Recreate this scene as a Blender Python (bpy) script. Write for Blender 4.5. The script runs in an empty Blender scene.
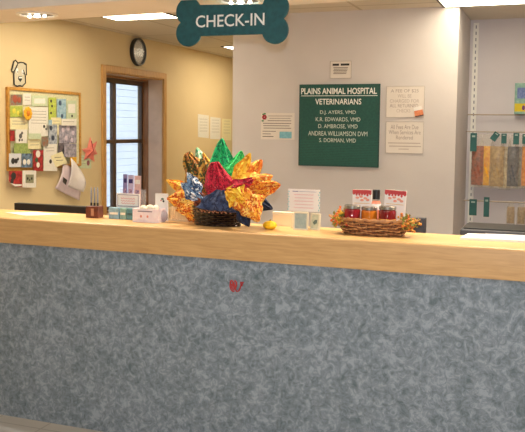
import bpy, bmesh, math, random
from mathutils import Vector, Matrix
random.seed(7)
PI = math.pi
COL = bpy.context.scene.collection
SC = bpy.context.scene

# ------------------------------------------------------------------ camera solve
F, CX, CY = 789.0, 262.5, 189.0
CAMPOS = Vector((0, -3.3, 1.55))
AX = Vector((0.93592993, 0.0372652, -0.35020917))
AY = Vector((0.35200908, -0.06744376, 0.93356357))
AZ = Vector((0.01117001, -0.9970269, -0.07624032))

def hit(x, y, axis, val):
    """the point where the sight line through (x, y) meets a plane of the room"""
    d = Vector((x - CX, y - CY, F))
    r = Vector((AX.dot(d), AY.dot(d), AZ.dot(d)))
    t = (val - CAMPOS[axis]) / r[axis]
    return CAMPOS + r * t

# ------------------------------------------------------------------ materials
def lin(c):
    return tuple(((v / 255) / 12.92 if v / 255 <= 0.04045 else ((v / 255 + 0.055) / 1.055) ** 2.4) for v in c) + (1,)

MATS = {}
def mat(name, c1, c2=None, scale=8, rough=0.6, metal=0.0, bump=0.0, bscale=60, dist=0.0, detail=4,
        ramp=(0.35, 0.65), stretch=(1, 1, 1), spec=None, coat=0.0, trans=0.0, extra=None):
    if name in MATS: return MATS[name]
    m = bpy.data.materials.new(name); m.use_nodes = True
    nt = m.node_tree; N = nt.nodes; L = nt.links
    b = N['Principled BSDF']
    b.inputs['Roughness'].default_value = rough
    b.inputs['Metallic'].default_value = metal
    if spec is not None: b.inputs['Specular IOR Level'].default_value = spec
    if coat: b.inputs['Coat Weight'].default_value = coat
    if trans: b.inputs['Transmission Weight'].default_value = trans
    tc = N.new('ShaderNodeTexCoord'); mp = N.new('ShaderNodeMapping')
    mp.inputs['Scale'].default_value = stretch
    L.new(tc.outputs['Object'], mp.inputs['Vector'])
    if c2 is None: c2 = tuple(max(0, v * 0.95) for v in c1)
    ns = N.new('ShaderNodeTexNoise'); ns.inputs['Scale'].default_value = scale
    ns.inputs['Detail'].default_value = detail; ns.inputs['Distortion'].default_value = dist
    L.new(mp.outputs['Vector'], ns.inputs['Vector'])
    cr = N.new('ShaderNodeValToRGB')
    cr.color_ramp.elements[0].position = ramp[0]; cr.color_ramp.elements[0].color = lin(c2)
    cr.color_ramp.elements[1].position = ramp[1]; cr.color_ramp.elements[1].color = lin(c1)
    if extra:
        for pos, c in extra:
            e = cr.color_ramp.elements.new(pos); e.color = lin(c)
    L.new(ns.outputs['Fac'], cr.inputs['Fac']); L.new(cr.outputs['Color'], b.inputs['Base Color'])
    if bump:
        n2 = N.new('ShaderNodeTexNoise'); n2.inputs['Scale'].default_value = bscale
        n2.inputs['Detail'].default_value = 3
        L.new(mp.outputs['Vector'], n2.inputs['Vector'])
        bp = N.new('ShaderNodeBump'); bp.inputs['Strength'].default_value = bump
        bp.inputs['Distance'].default_value = 0.004
        L.new(n2.outputs['Fac'], bp.inputs['Height']); L.new(bp.outputs['Normal'], b.inputs['Normal'])
    MATS[name] = m
    return m

def emis(name, c, strength):
    m = bpy.data.materials.new(name); m.use_nodes = True
    N = m.node_tree.nodes; L = m.node_tree.links
    b = N['Principled BSDF']
    b.inputs['Base Color'].default_value = lin(c)
    b.inputs['Emission Color'].default_value = lin(c)
    b.inputs['Emission Strength'].default_value = strength
    MATS[name] = m
    return m

def glass(name, tint=(255, 255, 255), alpha=0.15, rough=0.05):
    m = bpy.data.materials.new(name); m.use_nodes = True
    nt = m.node_tree; N = nt.nodes; L = nt.links
    b = N['Principled BSDF']; out = N['Material Output']
    b.inputs['Base Color'].default_value = lin(tint); b.inputs['Roughness'].default_value = rough
    tr = N.new('ShaderNodeBsdfTransparent'); mx = N.new('ShaderNodeMixShader')
    tr.inputs['Color'].default_value = (0.97, 0.97, 0.97, 1)
    mx.inputs[0].default_value = alpha
    L.new(tr.outputs[0], mx.inputs[1]); L.new(b.outputs[0], mx.inputs[2]); L.new(mx.outputs[0], out.inputs['Surface'])
    MATS[name] = m
    return m

def counter_panel_mat():
    m = bpy.data.materials.new('mottled_panel'); m.use_nodes = True
    nt = m.node_tree; N = nt.nodes; L = nt.links; b = N['Principled BSDF']
    tc = N.new('ShaderNodeTexCoord')
    n1 = N.new('ShaderNodeTexNoise'); n1.inputs['Scale'].default_value = 28; n1.inputs['Detail'].default_value = 8
    n1.inputs['Roughness'].default_value = 0.72; n1.inputs['Distortion'].default_value = 1.6
    n2 = N.new('ShaderNodeTexNoise'); n2.inputs['Scale'].default_value = 5; n2.inputs['Detail'].default_value = 4
    n3 = N.new('ShaderNodeTexVoronoi'); n3.inputs['Scale'].default_value = 26
    wp = N.new('ShaderNodeTexNoise'); wp.inputs['Scale'].default_value = 9; wp.inputs['Detail'].default_value = 3
    vm = N.new('ShaderNodeVectorMath'); vm.operation = 'MULTIPLY_ADD'; vm.inputs[1].default_value = (0.16, 0.16, 0.16)
    L.new(tc.outputs['Object'], wp.inputs['Vector']); L.new(wp.outputs['Color'], vm.inputs[0]); L.new(tc.outputs['Object'], vm.inputs[2])
    for n in (n1, n2): L.new(tc.outputs['Object'], n.inputs['Vector'])
    L.new(vm.outputs[0], n3.inputs['Vector'])
    cr = N.new('ShaderNodeValToRGB'); e = cr.color_ramp.elements
    e[0].position = 0.34; e[0].color = lin((96, 112, 118)); e[1].position = 0.67; e[1].color = lin((158, 168, 180))
    k = e.new(0.45); k.color = lin((115, 128, 137)); k = e.new(0.55); k.color = lin((131, 143, 154))
    a = N.new('ShaderNodeMath'); a.operation = 'MULTIPLY_ADD'; a.inputs[1].default_value = 0.22
    L.new(n3.outputs['Distance'], a.inputs[0]); L.new(n1.outputs['Fac'], a.inputs[2])
    a2 = N.new('ShaderNodeMath'); a2.operation = 'MULTIPLY_ADD'; a2.inputs[1].default_value = 0.22
    L.new(n2.outputs['Fac'], a2.inputs[0]); L.new(a.outputs[0], a2.inputs[2])
    a3 = N.new('ShaderNodeMath'); a3.operation = 'SUBTRACT'; a3.inputs[1].default_value = 0.185
    L.new(a2.outputs[0], a3.inputs[0]); L.new(a3.outputs[0], cr.inputs['Fac'])
    L.new(cr.outputs['Color'], b.inputs['Base Color'])
    b.inputs['Roughness'].default_value = 0.42
    bp = N.new('ShaderNodeBump'); bp.inputs['Strength'].default_value = 0.25; bp.inputs['Distance'].default_value = 0.003
    L.new(n1.outputs['Fac'], bp.inputs['Height']); L.new(bp.outputs['Normal'], b.inputs['Normal'])
    return m

def tile_mat(name, base, line, sx, sy, mortar=0.008, rough=0.8, ox=0.0, oy=0.0):
    m = bpy.data.materials.new(name); m.use_nodes = True
    nt = m.node_tree; N = nt.nodes; L = nt.links; b = N['Principled BSDF']
    tc = N.new('ShaderNodeTexCoord'); mp = N.new('ShaderNodeMapping')
    mp.inputs['Location'].default_value = (ox, oy, 0)
    br = N.new('ShaderNodeTexBrick'); br.offset = 0.0; br.squash = 1.0
    br.inputs['Scale'].default_value = 1.0; br.inputs['Mortar Size'].default_value = mortar
    br.inputs['Brick Width'].default_value = sx; br.inputs['Row Height'].default_value = sy
    br.inputs['Color1'].default_value = lin(base); br.inputs['Color2'].default_value = lin(tuple(v * 0.985 for v in base))
    br.inputs['Mortar'].default_value = lin(line)
    L.new(tc.outputs['Object'], mp.inputs['Vector']); L.new(mp.outputs['Vector'], br.inputs['Vector'])
    n1 = N.new('ShaderNodeTexNoise'); n1.inputs['Scale'].default_value = 90
    bp = N.new('ShaderNodeBump'); bp.inputs['Strength'].default_value = 0.15; bp.inputs['Distance'].default_value = 0.003
    L.new(tc.outputs['Object'], n1.inputs['Vector']); L.new(n1.outputs['Fac'], bp.inputs['Height'])
    L.new(bp.outputs['Normal'], b.inputs['Normal'])
    L.new(br.outputs['Color'], b.inputs['Base Color']); b.inputs['Roughness'].default_value = rough
    return m

# ------------------------------------------------------------------ mesh builder
class MB:
    def __init__(s): s.v = []; s.f = []
    def add(s, vs, fs):
        o = len(s.v); s.v += [Vector(p) for p in vs]; s.f += [[i + o for i in f] for f in fs]; return s
    def box(s, x0, x1, y0, y1, z0, z1):
        return s.add([(x0, y0, z0), (x1, y0, z0), (x1, y1, z0), (x0, y1, z0), (x0, y0, z1), (x1, y0, z1), (x1, y1, z1), (x0, y1, z1)],
                     [(0, 3, 2, 1), (4, 5, 6, 7), (0, 1, 5, 4), (1, 2, 6, 5), (2, 3, 7, 6), (3, 0, 4, 7)])
    def prism(s, poly, y0, y1):
        """polygon given in (x, z), swept from y0 to y1"""
        n = len(poly)
        vs = [(p[0], y0, p[1]) for p in poly] + [(p[0], y1, p[1]) for p in poly]
        fs = [list(range(n)), list(range(2 * n - 1, n - 1, -1))] + [[i, i + n, (i + 1) % n + n, (i + 1) % n] for i in range(n)]
        return s.add(vs, fs)
    def slab(s, poly, z0, z1):
        n = len(poly)
        vs = [(p[0], p[1], z0) for p in poly] + [(p[0], p[1], z1) for p in poly]
        fs = [list(range(n))[::-1], list(range(n, 2 * n))] + [[i, (i + 1) % n, (i + 1) % n + n, i + n] for i in range(n)]
        return s.add(vs, fs)
    def lathe(s, prof, n=32, cx=0, cy=0, sx=1, sy=1, close=False):
        vs = []; fs = []
        for r, z in prof:
            for i in range(n):
                a = 2 * PI * i / n; vs.append((cx + r * sx * math.cos(a), cy + r * sy * math.sin(a), z))
        m = len(prof)
        for j in range(m - 1 + (1 if close else 0)):
            j2 = (j + 1) % m
            for i in range(n):
                fs.append((j * n + i, j * n + (i + 1) % n, j2 * n + (i + 1) % n, j2 * n + i))
        if not close:
            if prof[0][0] > 1e-6: fs.append(list(range(n))[::-1])
            if prof[-1][0] > 1e-6: fs.append([(m - 1) * n + i for i in range(n)])
        return s.add(vs, fs)
    def tube(s, pts, r, n=8, closed=False, rr=None):
        pts = [Vector(p) for p in pts]; m = len(pts); vs = []; fs = []
        up = None
        for i, p in enumerate(pts):
            a = pts[(i - 1) % m] if (closed or i > 0) else p
            b = pts[(i + 1) % m] if (closed or i < m - 1) else p
            t = (b - a).normalized()
            if up is None:
                up = Vector((0, 0, 1)) if abs(t.z) < 0.9 else Vector((1, 0, 0))
            sd = t.cross(up).normalized(); up = sd.cross(t).normalized()
            q = rr[i] if rr else r
            for k in range(n):
                an = 2 * PI * k / n; vs.append(p + sd * math.cos(an) * q + up * math.sin(an) * q)
        for i in range(m if closed else m - 1):
            j = (i + 1) % m
            for k in range(n): fs.append((i * n + k, i * n + (k + 1) % n, j * n + (k + 1) % n, j * n + k))
        if not closed:
            fs.append(list(range(n))[::-1]); fs.append([(m - 1) * n + k for k in range(n)])
        return s.add(vs, fs)
    def ball(s, c, rx, ry=None, rz=None, n=12, m=8, fn=None):
        ry = ry or rx; rz = rz or rx; vs = []; fs = []
        for j in range(m + 1):
            th = PI * j / m
            for i in range(n):
                a = 2 * PI * i / n
                d = (math.sin(th) * math.cos(a), math.sin(th) * math.sin(a), math.cos(th))
                k = fn(a, th) if fn else 1
                vs.append((c[0] + rx * d[0] * k, c[1] + ry * d[1] * k, c[2] + rz * d[2] * k))
        for j in range(m):
            for i in range(n): fs.append((j * n + i, (j + 1) * n + i, (j + 1) * n + (i + 1) % n, j * n + (i + 1) % n))
        return s.add(vs, fs)
    def grid(s, fn, nu, nv):
        vs = [fn(i / nu, j / nv) for i in range(nu + 1) for j in range(nv + 1)]
        fs = [(i * (nv + 1) + j, (i + 1) * (nv + 1) + j, (i + 1) * (nv + 1) + j + 1, i * (nv + 1) + j + 1) for i in range(nu) for j in range(nv)]
        return s.add(vs, fs)
    def build(s, name, m, parent=None, loc=(0, 0, 0), rz=0, bevel=0, smooth=False, solid=0, rx=0, ry=0):
        me = bpy.data.meshes.new(name)
        me.from_pydata([tuple(p) for p in s.v], [], [tuple(f) for f in s.f])
        bm = bmesh.new(); bm.from_mesh(me)
        bmesh.ops.remove_doubles(bm, verts=bm.verts, dist=1e-6)
        bmesh.ops.recalc_face_normals(bm, faces=bm.faces)
        if smooth:
            for f in bm.faces: f.smooth = True
            for e in bm.edges:
                if len(e.link_faces) == 2 and e.calc_face_angle(0) > 0.7: e.smooth = False
        bm.to_mesh(me); bm.free()
        me.materials.append(m)
        o = bpy.data.objects.new(name, me); COL.objects.link(o)
        o.location = loc; o.rotation_euler = (rx, ry, rz)
        if parent: o.parent = parent
        if solid:
            d = o.modifiers.new('solid', 'SOLIDIFY'); d.thickness = solid; d.offset = 0
        if bevel:
            d = o.modifiers.new('bevel', 'BEVEL'); d.width = bevel; d.segments = 2; d.limit_method = 'ANGLE'
        return o

def tag(o, label, cat, group=None, kind=None):
    o['label'] = label; o['category'] = cat
    if group: o['group'] = group
    if kind: o['kind'] = kind
    return o
def thing(name, label, cat, loc=(0, 0, 0), rz=0, group=None, rx=0, ry=0):
    o = bpy.data.objects.new(name, None); COL.objects.link(o)
    o.location = loc; o.rotation_euler = (rx, ry, rz); o.empty_display_size = 0.05
    return tag(o, label, cat, group)
def struct(o): o['kind'] = 'structure'; return o

def lettering(s, m, parent, x0, x1, z0, z1, y, name='lettering', bold=0.0, shear=0.0, keep=False):
    """text fitted in the rectangle x0..x1, z0..z1 on the plane y, facing -y"""
    c = bpy.data.curves.new('t', 'FONT'); c.body = s; c.extrude = 0.004; c.offset = bold; c.shear = shear; c.resolution_u = 3
    c.align_x = 'CENTER'
    t = bpy.data.objects.new('t', c); COL.objects.link(t)
    bpy.context.view_layer.update()
    me = bpy.data.meshes.new_from_object(t.evaluated_get(bpy.context.evaluated_depsgraph_get()))
    bpy.data.objects.remove(t); bpy.data.curves.remove(c)
    xs = [v.co.x for v in me.vertices]; ys = [v.co.y for v in me.vertices]
    ax, bx, ay, by = min(xs), max(xs), min(ys), max(ys)
    for v in me.vertices:
        p = v.co.copy()
        v.co = (x0 + (p.x - ax) / (bx - ax) * (x1 - x0), y - (p.z + 0.004) * 0.1, z0 + (p.y - ay) / (by - ay) * (z1 - z0))
    me.name = name; me.materials.clear(); me.materials.append(m)
    o = bpy.data.objects.new(name, me); COL.objects.link(o); o.parent = parent
    return o

# ------------------------------------------------------------------ shared materials
M_wall = mat('painted_wall', (206, 200, 199), (201, 195, 194), scale=3, rough=0.75, bump=0.25, bscale=160)
M_warm = mat('cream_wall', (222, 201, 157), (218, 196, 151), scale=2, rough=0.7, bump=0.25, bscale=160)
M_soffit = mat('soffit_paint', (232, 224, 214), (227, 219, 208), scale=6, rough=0.8, bump=0.2, bscale=120)
M_ceil = tile_mat('ceiling_tile', (214, 204, 188), (186, 174, 152), 0.61, 1.22, 0.012, ox=0.2, oy=0.1)
M_floor = tile_mat('floor_tile', (196, 190, 180), (168, 162, 152), 0.305, 0.305, 0.004, rough=0.4)
M_white = mat('white_paint', (240, 238, 234), (234, 232, 228), rough=0.5)
M_black = mat('black_plastic', (28, 28, 30), (22, 22, 24), rough=0.4)
M_dark = mat('charcoal_plastic', (58, 58, 64), (50, 50, 56), rough=0.45)
M_maple = mat('maple_top', (226, 184, 124), (214, 168, 106), scale=9, rough=0.35, stretch=(0.6, 10, 10), dist=0.6, bump=0.04)
M_fascia = mat('maple_fascia', (214, 172, 116), (196, 152, 98), scale=10, rough=0.45, stretch=(0.7, 9, 9), dist=0.7, bump=0.06, detail=7, ramp=(0.3, 0.7))
M_trim = mat('oak_trim', (206, 160, 96), (190, 142, 80), scale=10, rough=0.45, stretch=(6, 6, 1), dist=0.5)
M_oakdark = mat('brown_oak', (152, 104, 62), (134, 88, 50), scale=10, rough=0.5, stretch=(6, 6, 1), dist=0.5)
M_sash = mat('brown_sash', (92, 72, 58), (80, 62, 50), scale=10, rough=0.5)
M_panel = counter_panel_mat()
M_teal = mat('teal_board', (24, 84, 76), (18, 74, 68), scale=60, rough=0.5, bump=0.1, bscale=300)
M_bone = mat('bone_teal', (24, 88, 96), (18, 76, 84), scale=40, rough=0.5)
M_text = mat('white_letters', (238, 240, 238), (230, 232, 230), rough=0.5)
M_ink = mat('grey_ink', (120, 112, 108), (110, 102, 98), rough=0.8)
M_inkd = mat('dark_ink', (48, 44, 44), (40, 38, 38), rough=0.8)
M_paper = mat('white_paper', (238, 234, 230), (232, 228, 224), scale=10, rough=0.8)
M_cream = mat('cream_paper', (238, 226, 196), (232, 218, 186), scale=10, rough=0.8)
M_chrome = mat('brushed_steel', (190, 190, 192), (176, 176, 178), rough=0.3, metal=0.9)
M_clear = glass('clear_acrylic', alpha=0.16)
M_lens = emis('fluorescent_lens', (255, 240, 210), 5.4)
M_bulb = emis('bulb_glow', (255, 246, 226), 9)

# ------------------------------------------------------------------ setting
XL, YB, XC0, XC1, YR = -3.952, 2.545, -2.456, -0.705, 3.305
ZC = 2.44
CF = 0.065          # face of the counter fascia
def sb(name, m, *a, bevel=0):
    return struct(MB().box(*a).build(name, m, bevel=bevel))
sb('floor', M_floor, -4.4, 2.7, -4.9, 9.3, -0.06, 0)
# ceilings: low over the office, higher over the lobby
sb('ceiling', M_ceil, XL, 1.4, 0.55, 9.0, ZC, ZC + 0.06)
sb('ceiling_lobby', M_ceil, XL, 2.4, -4.8, 0.12, 2.75, 2.81)
# soffit over the counter
a, b = math.radians(5), 0
def sy(x, front): return (0.30 if front else 0.745) - 0.087 * (x + 1.97)
so = MB(); so.slab([(XL, sy(XL, 1)), (2.4, sy(2.4, 1)), (2.4, sy(2.4, 0)), (XL, sy(XL, 0))], 2.2, 2.81)
struct(so.build('ceiling_soffit', M_soffit))
# left wall with window hole  (window in Y wy0..wy1, Z wz0..wz1)
wy0, wy1, wz0, wz1 = 3.05, 4.19, 0.70, 2.06
w = MB()
w.box(XL - 0.3, XL, -4.8, wy0, 0, 2.81); w.box(XL - 0.3, XL, wy1, 9.0, 0, 2.81)
w.box(XL - 0.3, XL, wy0, wy1, 0, wz0); w.box(XL - 0.3, XL, wy0, wy1, wz1, 2.81)
struct(w.build('wall_left', M_warm))
sb('wall_back', M_wall, XC0, XC1, YB, YR + 0.1, 0, ZC)
sb('wall_recess', mat('recess_wall_daylight_tint', (212, 207, 212), (207, 202, 207), scale=3, rough=0.75, bump=0.25, bscale=160), XC1, 1.4, YR, YR + 0.1, 0, ZC)  # cooler copy of the wall paint, cast of daylight put into the colour
sb('wall_right', M_wall, 1.3, 1.4, 0.86, YR, 0, ZC)
sb('wall_far', M_warm, XL, 1.4, 9.0, 9.1, 0, ZC)
sb('wall_hallway', M_warm, XC0, XC0 + 0.1, YR + 0.1, 9.0, 0, ZC)
sb('wall_lobby_right', M_wall, 2.4, 2.5, -4.8, 0.65, 0, 2.81)
sb('wall_lobby_end', M_wall, 1.4, 2.4, 0.45, 0.55, 0, 2.2)
sb('wall_lobby_back', M_wall, XL - 0.3, 2.5, -4.9, -4.8, 0, 2.81)
sb('baseboard_back', M_oakdark, XC0, XC1, YB - 0.012, YB, 0, 0.1)
sb('baseboard_left', M_oakdark, XL, XL + 0.012, 0.42, 9.0, 0, 0.1)

# window: casing, deep oak jambs, sash, mullion bars, glass
win = bpy.data.objects.new('window_1', None); COL.objects.link(win); struct(win); win.location = (XL, 3.6, 0.8)
def wm(mb, name, m, bevel=0.002):
    for i, p in enumerate(mb.v): mb.v[i] = Vector((p.x - XL, p.y - 3.6, p.z - 0.8))
    return mb.build(name, m, win, bevel=bevel)
c = MB(); t = 0.06
c.box(XL, XL + 0.02, wy0 - t, wy0, wz0 - t, wz1 + t); c.box(XL, XL + 0.02, wy1, wy1 + t, wz0 - t, wz1 + t)
c.box(XL, XL + 0.02, wy0, wy1, wz1, wz1 + t); c.box(XL, XL + 0.03, wy0, wy1, wz0 - t, wz0)
wm(c, 'casing', M_trim)
SX = -4.115
c = MB(); c.box(SX, XL, wy0, wy0 + 0.012, wz0, wz1); c.box(SX, XL, wy1 - 0.012, wy1, wz0, wz1)
wm(c, 'jamb', mat('jamb_panel', (214, 186, 164), (204, 176, 154), rough=0.6))
c = MB(); c.box(SX, XL, wy0 + .012, wy1 - .012, wz1 - 0.012, wz1); c.box(SX, XL, wy0 + .012, wy1 - .012, wz0, wz0 + 0.012)
wm(c, 'head_and_stool', M_trim)
S0, S1 = SX - 0.063, SX
c = MB(); c.box(S0, S1, wy0, wy0 + 0.02, wz0, wz1); c.box(S0, S1, wy1 - 0.018, wy1, wz0, wz1)
c.box(S0, S1, wy0 + .02, wy1 - .018, wz1 - 0.03, wz1); c.box(S0, S1, wy0 + .02, wy1 - .018, wz0, wz0 + 0.03)
wm(c, 'frame', M_oakdark)
c = MB(); q0, q1 = S0 - 0.04, S0
c.box(q0, q1, wy0 + 0.01, wy0 + 0.06, wz0, wz1); c.box(q0, q1, wy1 - 0.045, wy1, wz0, wz1)
c.box(q0, q1, wy0 + .06, wy1 - .045, wz1 - 0.075, wz1); c.box(q0, q1, wy0 + .06, wy1 - .045, wz0, wz0 + 0.055)
c.box(q0, q1 - .004, wy0 + 0.06, wy1 - 0.045, 1.385, 1.425)
wm(c, 'sash', M_sash)
c = MB(); c.box(q0, q1 - .002, 3.575, 3.635, wz0 + .055, wz1 - .075); wm(c, 'mullion', M_sash)
c = MB(); c.box(q0 + 0.015, q0 + 0.021, wy0 + 0.05, wy1 - 0.05, wz0 + .04, wz1 - .04)
wm(c, 'pane', glass('window_glass', alpha=0.04), bevel=0)

# building across the yard seen through the window, lawn
oh = thing('neighbouring_building', 'pale blue-grey sided building seen through the brown window', 'building', (-9.5, 8.2, -0.3))
sd = MB()
for k in range(26): sd.prism([(-6, k * 0.16), (6, k * 0.16), (6, k * 0.16 + 0.155), (-6, k * 0.16 + 0.155)], -0.006 if k % 2 else 0.0, 0.2)
ms = mat('pale_siding', (206, 216, 226), (198, 209, 219), scale=1.5, rough=0.8)
sd.build('siding', ms, oh, rz=PI / 2)
MB().box(-6.2, 6.2, -0.5, 0.3, 4.18, 4.3).build('roof_edge', M_white, oh, rz=PI / 2)
struct(MB().box(-30, XL - 0.3, -20, 30, -0.36, -0.3).build('ground_outside', mat('outside_ground', (150, 156, 140), (130, 140, 118), scale=3, rough=0.9)))

# ------------------------------------------------------------------ counter
ctr = thing('check_in_counter', 'long check-in counter with maple top and mottled grey-blue front panel', 'counter', (-1.4, CF, 0))
X0, X1 = XL + 0.005 + 1.4, 2.395 + 1.4
r = 0.012; prof = [(0.0, 0.938 ), (0.0, 1.07 - r)] + [(r - r * math.cos(k * PI / 8), 1.07 - r + r * math.sin(k * PI / 8)) for k in (1, 2, 3, 4)] + [(0.03, 1.07), (0.03, 0.938)]
fa = MB(); n = len(prof)
fa.add([(X0, p[0], p[1]) for p in prof] + [(X1, p[0], p[1]) for p in prof],
       [list(range(n)), list(range(2 * n - 1, n - 1, -1))] + [[i, (i + 1) % n, (i + 1) % n + n, i + n] for i in range(n)])
fa.build('fascia', M_fascia, ctr, smooth=True)
MB().box(X0, X1, 0.03, 0.345, 1.03, 1.07).build('worktop', M_maple, ctr)
MB().box(X0, X1, 0.022, 0.06, 0.0, 1.03).build('front_panel', M_panel, ctr)
MB().box(X0, X1, 0.062, 0.30, 0.0, 1.03).build('knee_wall', M_wall, ctr)
# red paw-like squiggle mark stuck on the panel
mk = MB()
def mp(pts): return [(p[0], -0.002, p[1]) for p in pts]
def sc(pts):  # drawn on a 386x432 crop of the mark
    o = []
    for x, y in pts:
        h = hit(225 + x / 15.44, 272 + y / 15.43, 1, CF + 0.022); o.append((h.x + 1.4, 0.0205, h.z))
    return o
for pts in ([(90, 130), (80, 220), (95, 270), (130, 300), (150, 290)], [(100, 125), (125, 150), (130, 210), (160, 270)],
            [(150, 130), (180, 160), (180, 210), (160, 260), (185, 300), (215, 290)], [(135, 150), (150, 200), (175, 250)],
            [(245, 150), (250, 200), (235, 250), (215, 290)], [(250, 165), (290, 160), (265, 185), (262, 215)], [(105, 180), (110, 240), (140, 275)]):
    mk.tube(sc(pts), 0.0035, 6)
mk.build('red_mark', mat('red_paint', (196, 44, 40), (170, 32, 32), rough=0.5), ctr, smooth=True)

# lower desk behind
dk = thing('work_desk', 'low maple work desk hidden behind the tall counter', 'desk', (-1.4, 0.75, 0))
MB().box(-2.5, 2.6, -0.3, 0.3, 0.72, 0.75).build('desk_top', M_maple, dk)
for x in (-2.48, -0.9, 0.9, 2.52): MB().box(x, x + 0.03, -0.29, 0.34, 0, 0.72).build('support_panel', M_fascia, dk)

# ------------------------------------------------------------------ ceiling lights
def troffer(x0, y0, w_, d_, z, label, m=M_lens):
    t = thing('fluorescent_ceiling_light', label, 'ceiling light', (x0 + w_ / 2, y0 + d_ / 2, z), 0, 'fluorescent panels in the ceilings')
    f = MB(); a_, b_ = w_ / 2, d_ / 2; e = 0.018
    f.box(-a_, -a_ + e, -b_, b_, -0.008, -0.001); f.box(a_ - e, a_, -b_, b_, -0.008, -0.001)
    f.box(-a_ + e, a_ - e, -b_, -b_ + e, -0.008, -0.001); f.box(-a_ + e, a_ - e, b_ - e, b_, -0.008, -0.001)
    f.build('frame', mat('lamp_frame', (70, 60, 48), (60, 52, 42)), t)
    MB().box(-a_ + e, a_ - e, -b_ + e, b_ - e, -0.006, -0.001).build('diffuser', m, t)
    return t
troffer(-3.50, 1.30, 0.61, 1.22, ZC, 'glowing ceiling panel near the wall clock')
troffer(-0.82, 1.33, 0.61, 1.22, ZC, 'bright ceiling panel above the recess with hanging bags')
troffer(-3.49, 4.66, 0.61, 1.22, ZC, 'far ceiling panel glowing beyond the hanging bone sign')
M_lob = emis('lobby_lens', (255, 248, 240), 2.2)
for x, y in ((-2.6, -2.6), (-0.4, -2.6)):
    troffer(x, y, 0.61, 1.22, 2.75, 'lobby ceiling panel in front of the counter', M_lob)

def downlight(x, y, label):
    t = thing('recessed_downlight', label, 'ceiling light', (x, y, 2.2), 0, 'downlights in the soffit over the counter')
    MB().lathe([(0.095, -0.0005), (0.118, -0.0005), (0.12, -0.006), (0.1, -0.009), (0.095, -0.004)], 40, close=True).build('trim_ring', M_white, t, smooth=True)
    MB().lathe([(0.096, -0.0008), (0.07, -0.0012), (0.04, -0.0016), (0.0, -0.002)], 32).build('reflector', mat('reflector', (120, 114, 102), (100, 95, 84), rough=0.4, metal=0.3), t, smooth=True)
    for i in (-1, 0, 1):
        MB().ball((i * 0.052, 0, -0.012), 0.010 if i else 0.018, n=16, m=8, rz=0.008).build('bulb', M_bulb, t, smooth=True)
    l = bpy.data.lights.new('downlight_beam', 'SPOT'); l.energy = 44; l.spot_size = 2.3; l.spot_blend = 0.6; l.shadow_soft_size = 0.07; l.color = (1, 0.87, 0.68)
    lo = bpy.data.objects.new('downlight_beam', l); COL.objects.link(lo); lo.location = (0, 0, -0.045); lo.parent = t
    return t
downlight(-2.875, 0.595, 'round downlight in the soffit at the left')
downlight(-1.545, 0.47, 'round downlight in the soffit behind the bone sign')
downlight(-0.2, 0.36, 'round downlight in the soffit at the right')

# ------------------------------------------------------------------ bone sign
yb = 0.40
pl, pr = hit(176.5, 24, 1, yb), hit(289, 17, 1, yb)
bc = (pl + pr) / 2; hw = (pr.x - pl.x) / 2; k = hw / 55.5
bone = thing('bone_sign', 'teal bone-shaped sign hanging under the soffit reading CHECK-IN', 'sign', (bc.x, yb, bc.z))
A, B_, R_, H_ = 42.8 * k, 9.8 * k, 12.6 * k, 13.2 * k
def lobe(sx, sz, flip):
    x_in = A - math.sqrt(R_ ** 2 - (H_ - B_) ** 2)
    a0 = math.atan2(H_ - B_, x_in - A); a1 = math.atan2(-B_, math.sqrt(R_ ** 2 - B_ ** 2))
    pts = [(sx * (A + R_ * math.cos(a0 + (a1 - a0) * i / 20)), sz * (B_ + R_ * math.sin(a0 + (a1 - a0) * i / 20))) for i in range(21)]
    return pts[::-1] if flip else pts
poly = lobe(1, 1, 0) + lobe(1, -1, 1)[1:] + lobe(-1, -1, 0) + lobe(-1, 1, 1)[1:]
poly = poly[:-1]
MB().prism(poly, -0.008, 0.008).build('panel', M_bone, bone, bevel=0.002)
a_, b2 = hit(196.5, 30.5, 1, yb), hit(265, 26, 1, yb)
lettering('CHECK-IN', M_text, bone, a_.x - bc.x, b2.x - bc.x, -0.030, 0.031, -0.0082, bold=0.008)
for sx in (-1, 1):
    MB().tube([(sx * A, 0, B_ + R_ * 0.9), (sx * A, 0, 2.2 - bc.z)], 0.0016, 6).build('hanger', M_chrome, bone)

# ------------------------------------------------------------------ things flat on walls
def wall_frame(px0, py0, px1, py1, wall):
    """world centre, width, height of a rectangle seen at these pixels on a wall"""
    ax, v = (1, YB) if wall == 'back' else (0, XL)
    p, q = hit(px0, (py0 + py1) / 2, ax, v), hit(px1, (py0 + py1) / 2, ax, v)
    u = (px0 + px1) / 2
    t_, b_ = hit(u, py0, ax, v), hit(u, py1, ax, v)
    wd = abs(q.x - p.x) if wall == 'back' else abs(q.y - p.y)
    return (t_ + b_) / 2, wd, abs(t_.z - b_.z)

# vets board
(cb, wb, hb) = wall_frame(299, 84.3, 379, 166.5, 'back')
vb = thing('directory_board', 'large dark green notice board with white lettering on the grey wall', 'sign', (cb.x, YB, cb.z))
fb = MB().box(-wb / 2, wb / 2, -0.018, -0.0, -hb / 2, hb / 2).build('panel', M_teal, vb, bevel=0.002)
ed = MB(); g = 0.004
for z in (-hb / 2, hb / 2 - g): ed.box(-wb / 2, wb / 2, -0.0205, -0.018, z, z + g)
for x in (-wb / 2, wb / 2 - g): ed.box(x, x + g, -0.0205, -0.018, -hb / 2 + g, hb / 2 - g)
ed.build('edge_moulding', mat('dark_green_edge', (14, 62, 56), (12, 56, 50)), vb)
rv = MB()
for i in range(15):
    z = -hb / 2 + 0.02 + i * 0.0125
    rv.box(-wb / 2 + 0.012, wb / 2 - 0.012, -0.0186, -0.018, z, z + 0.002)
rv.build('letter_grooves', mat('groove_green', (30, 108, 96), (26, 100, 88)), vb)
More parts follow.
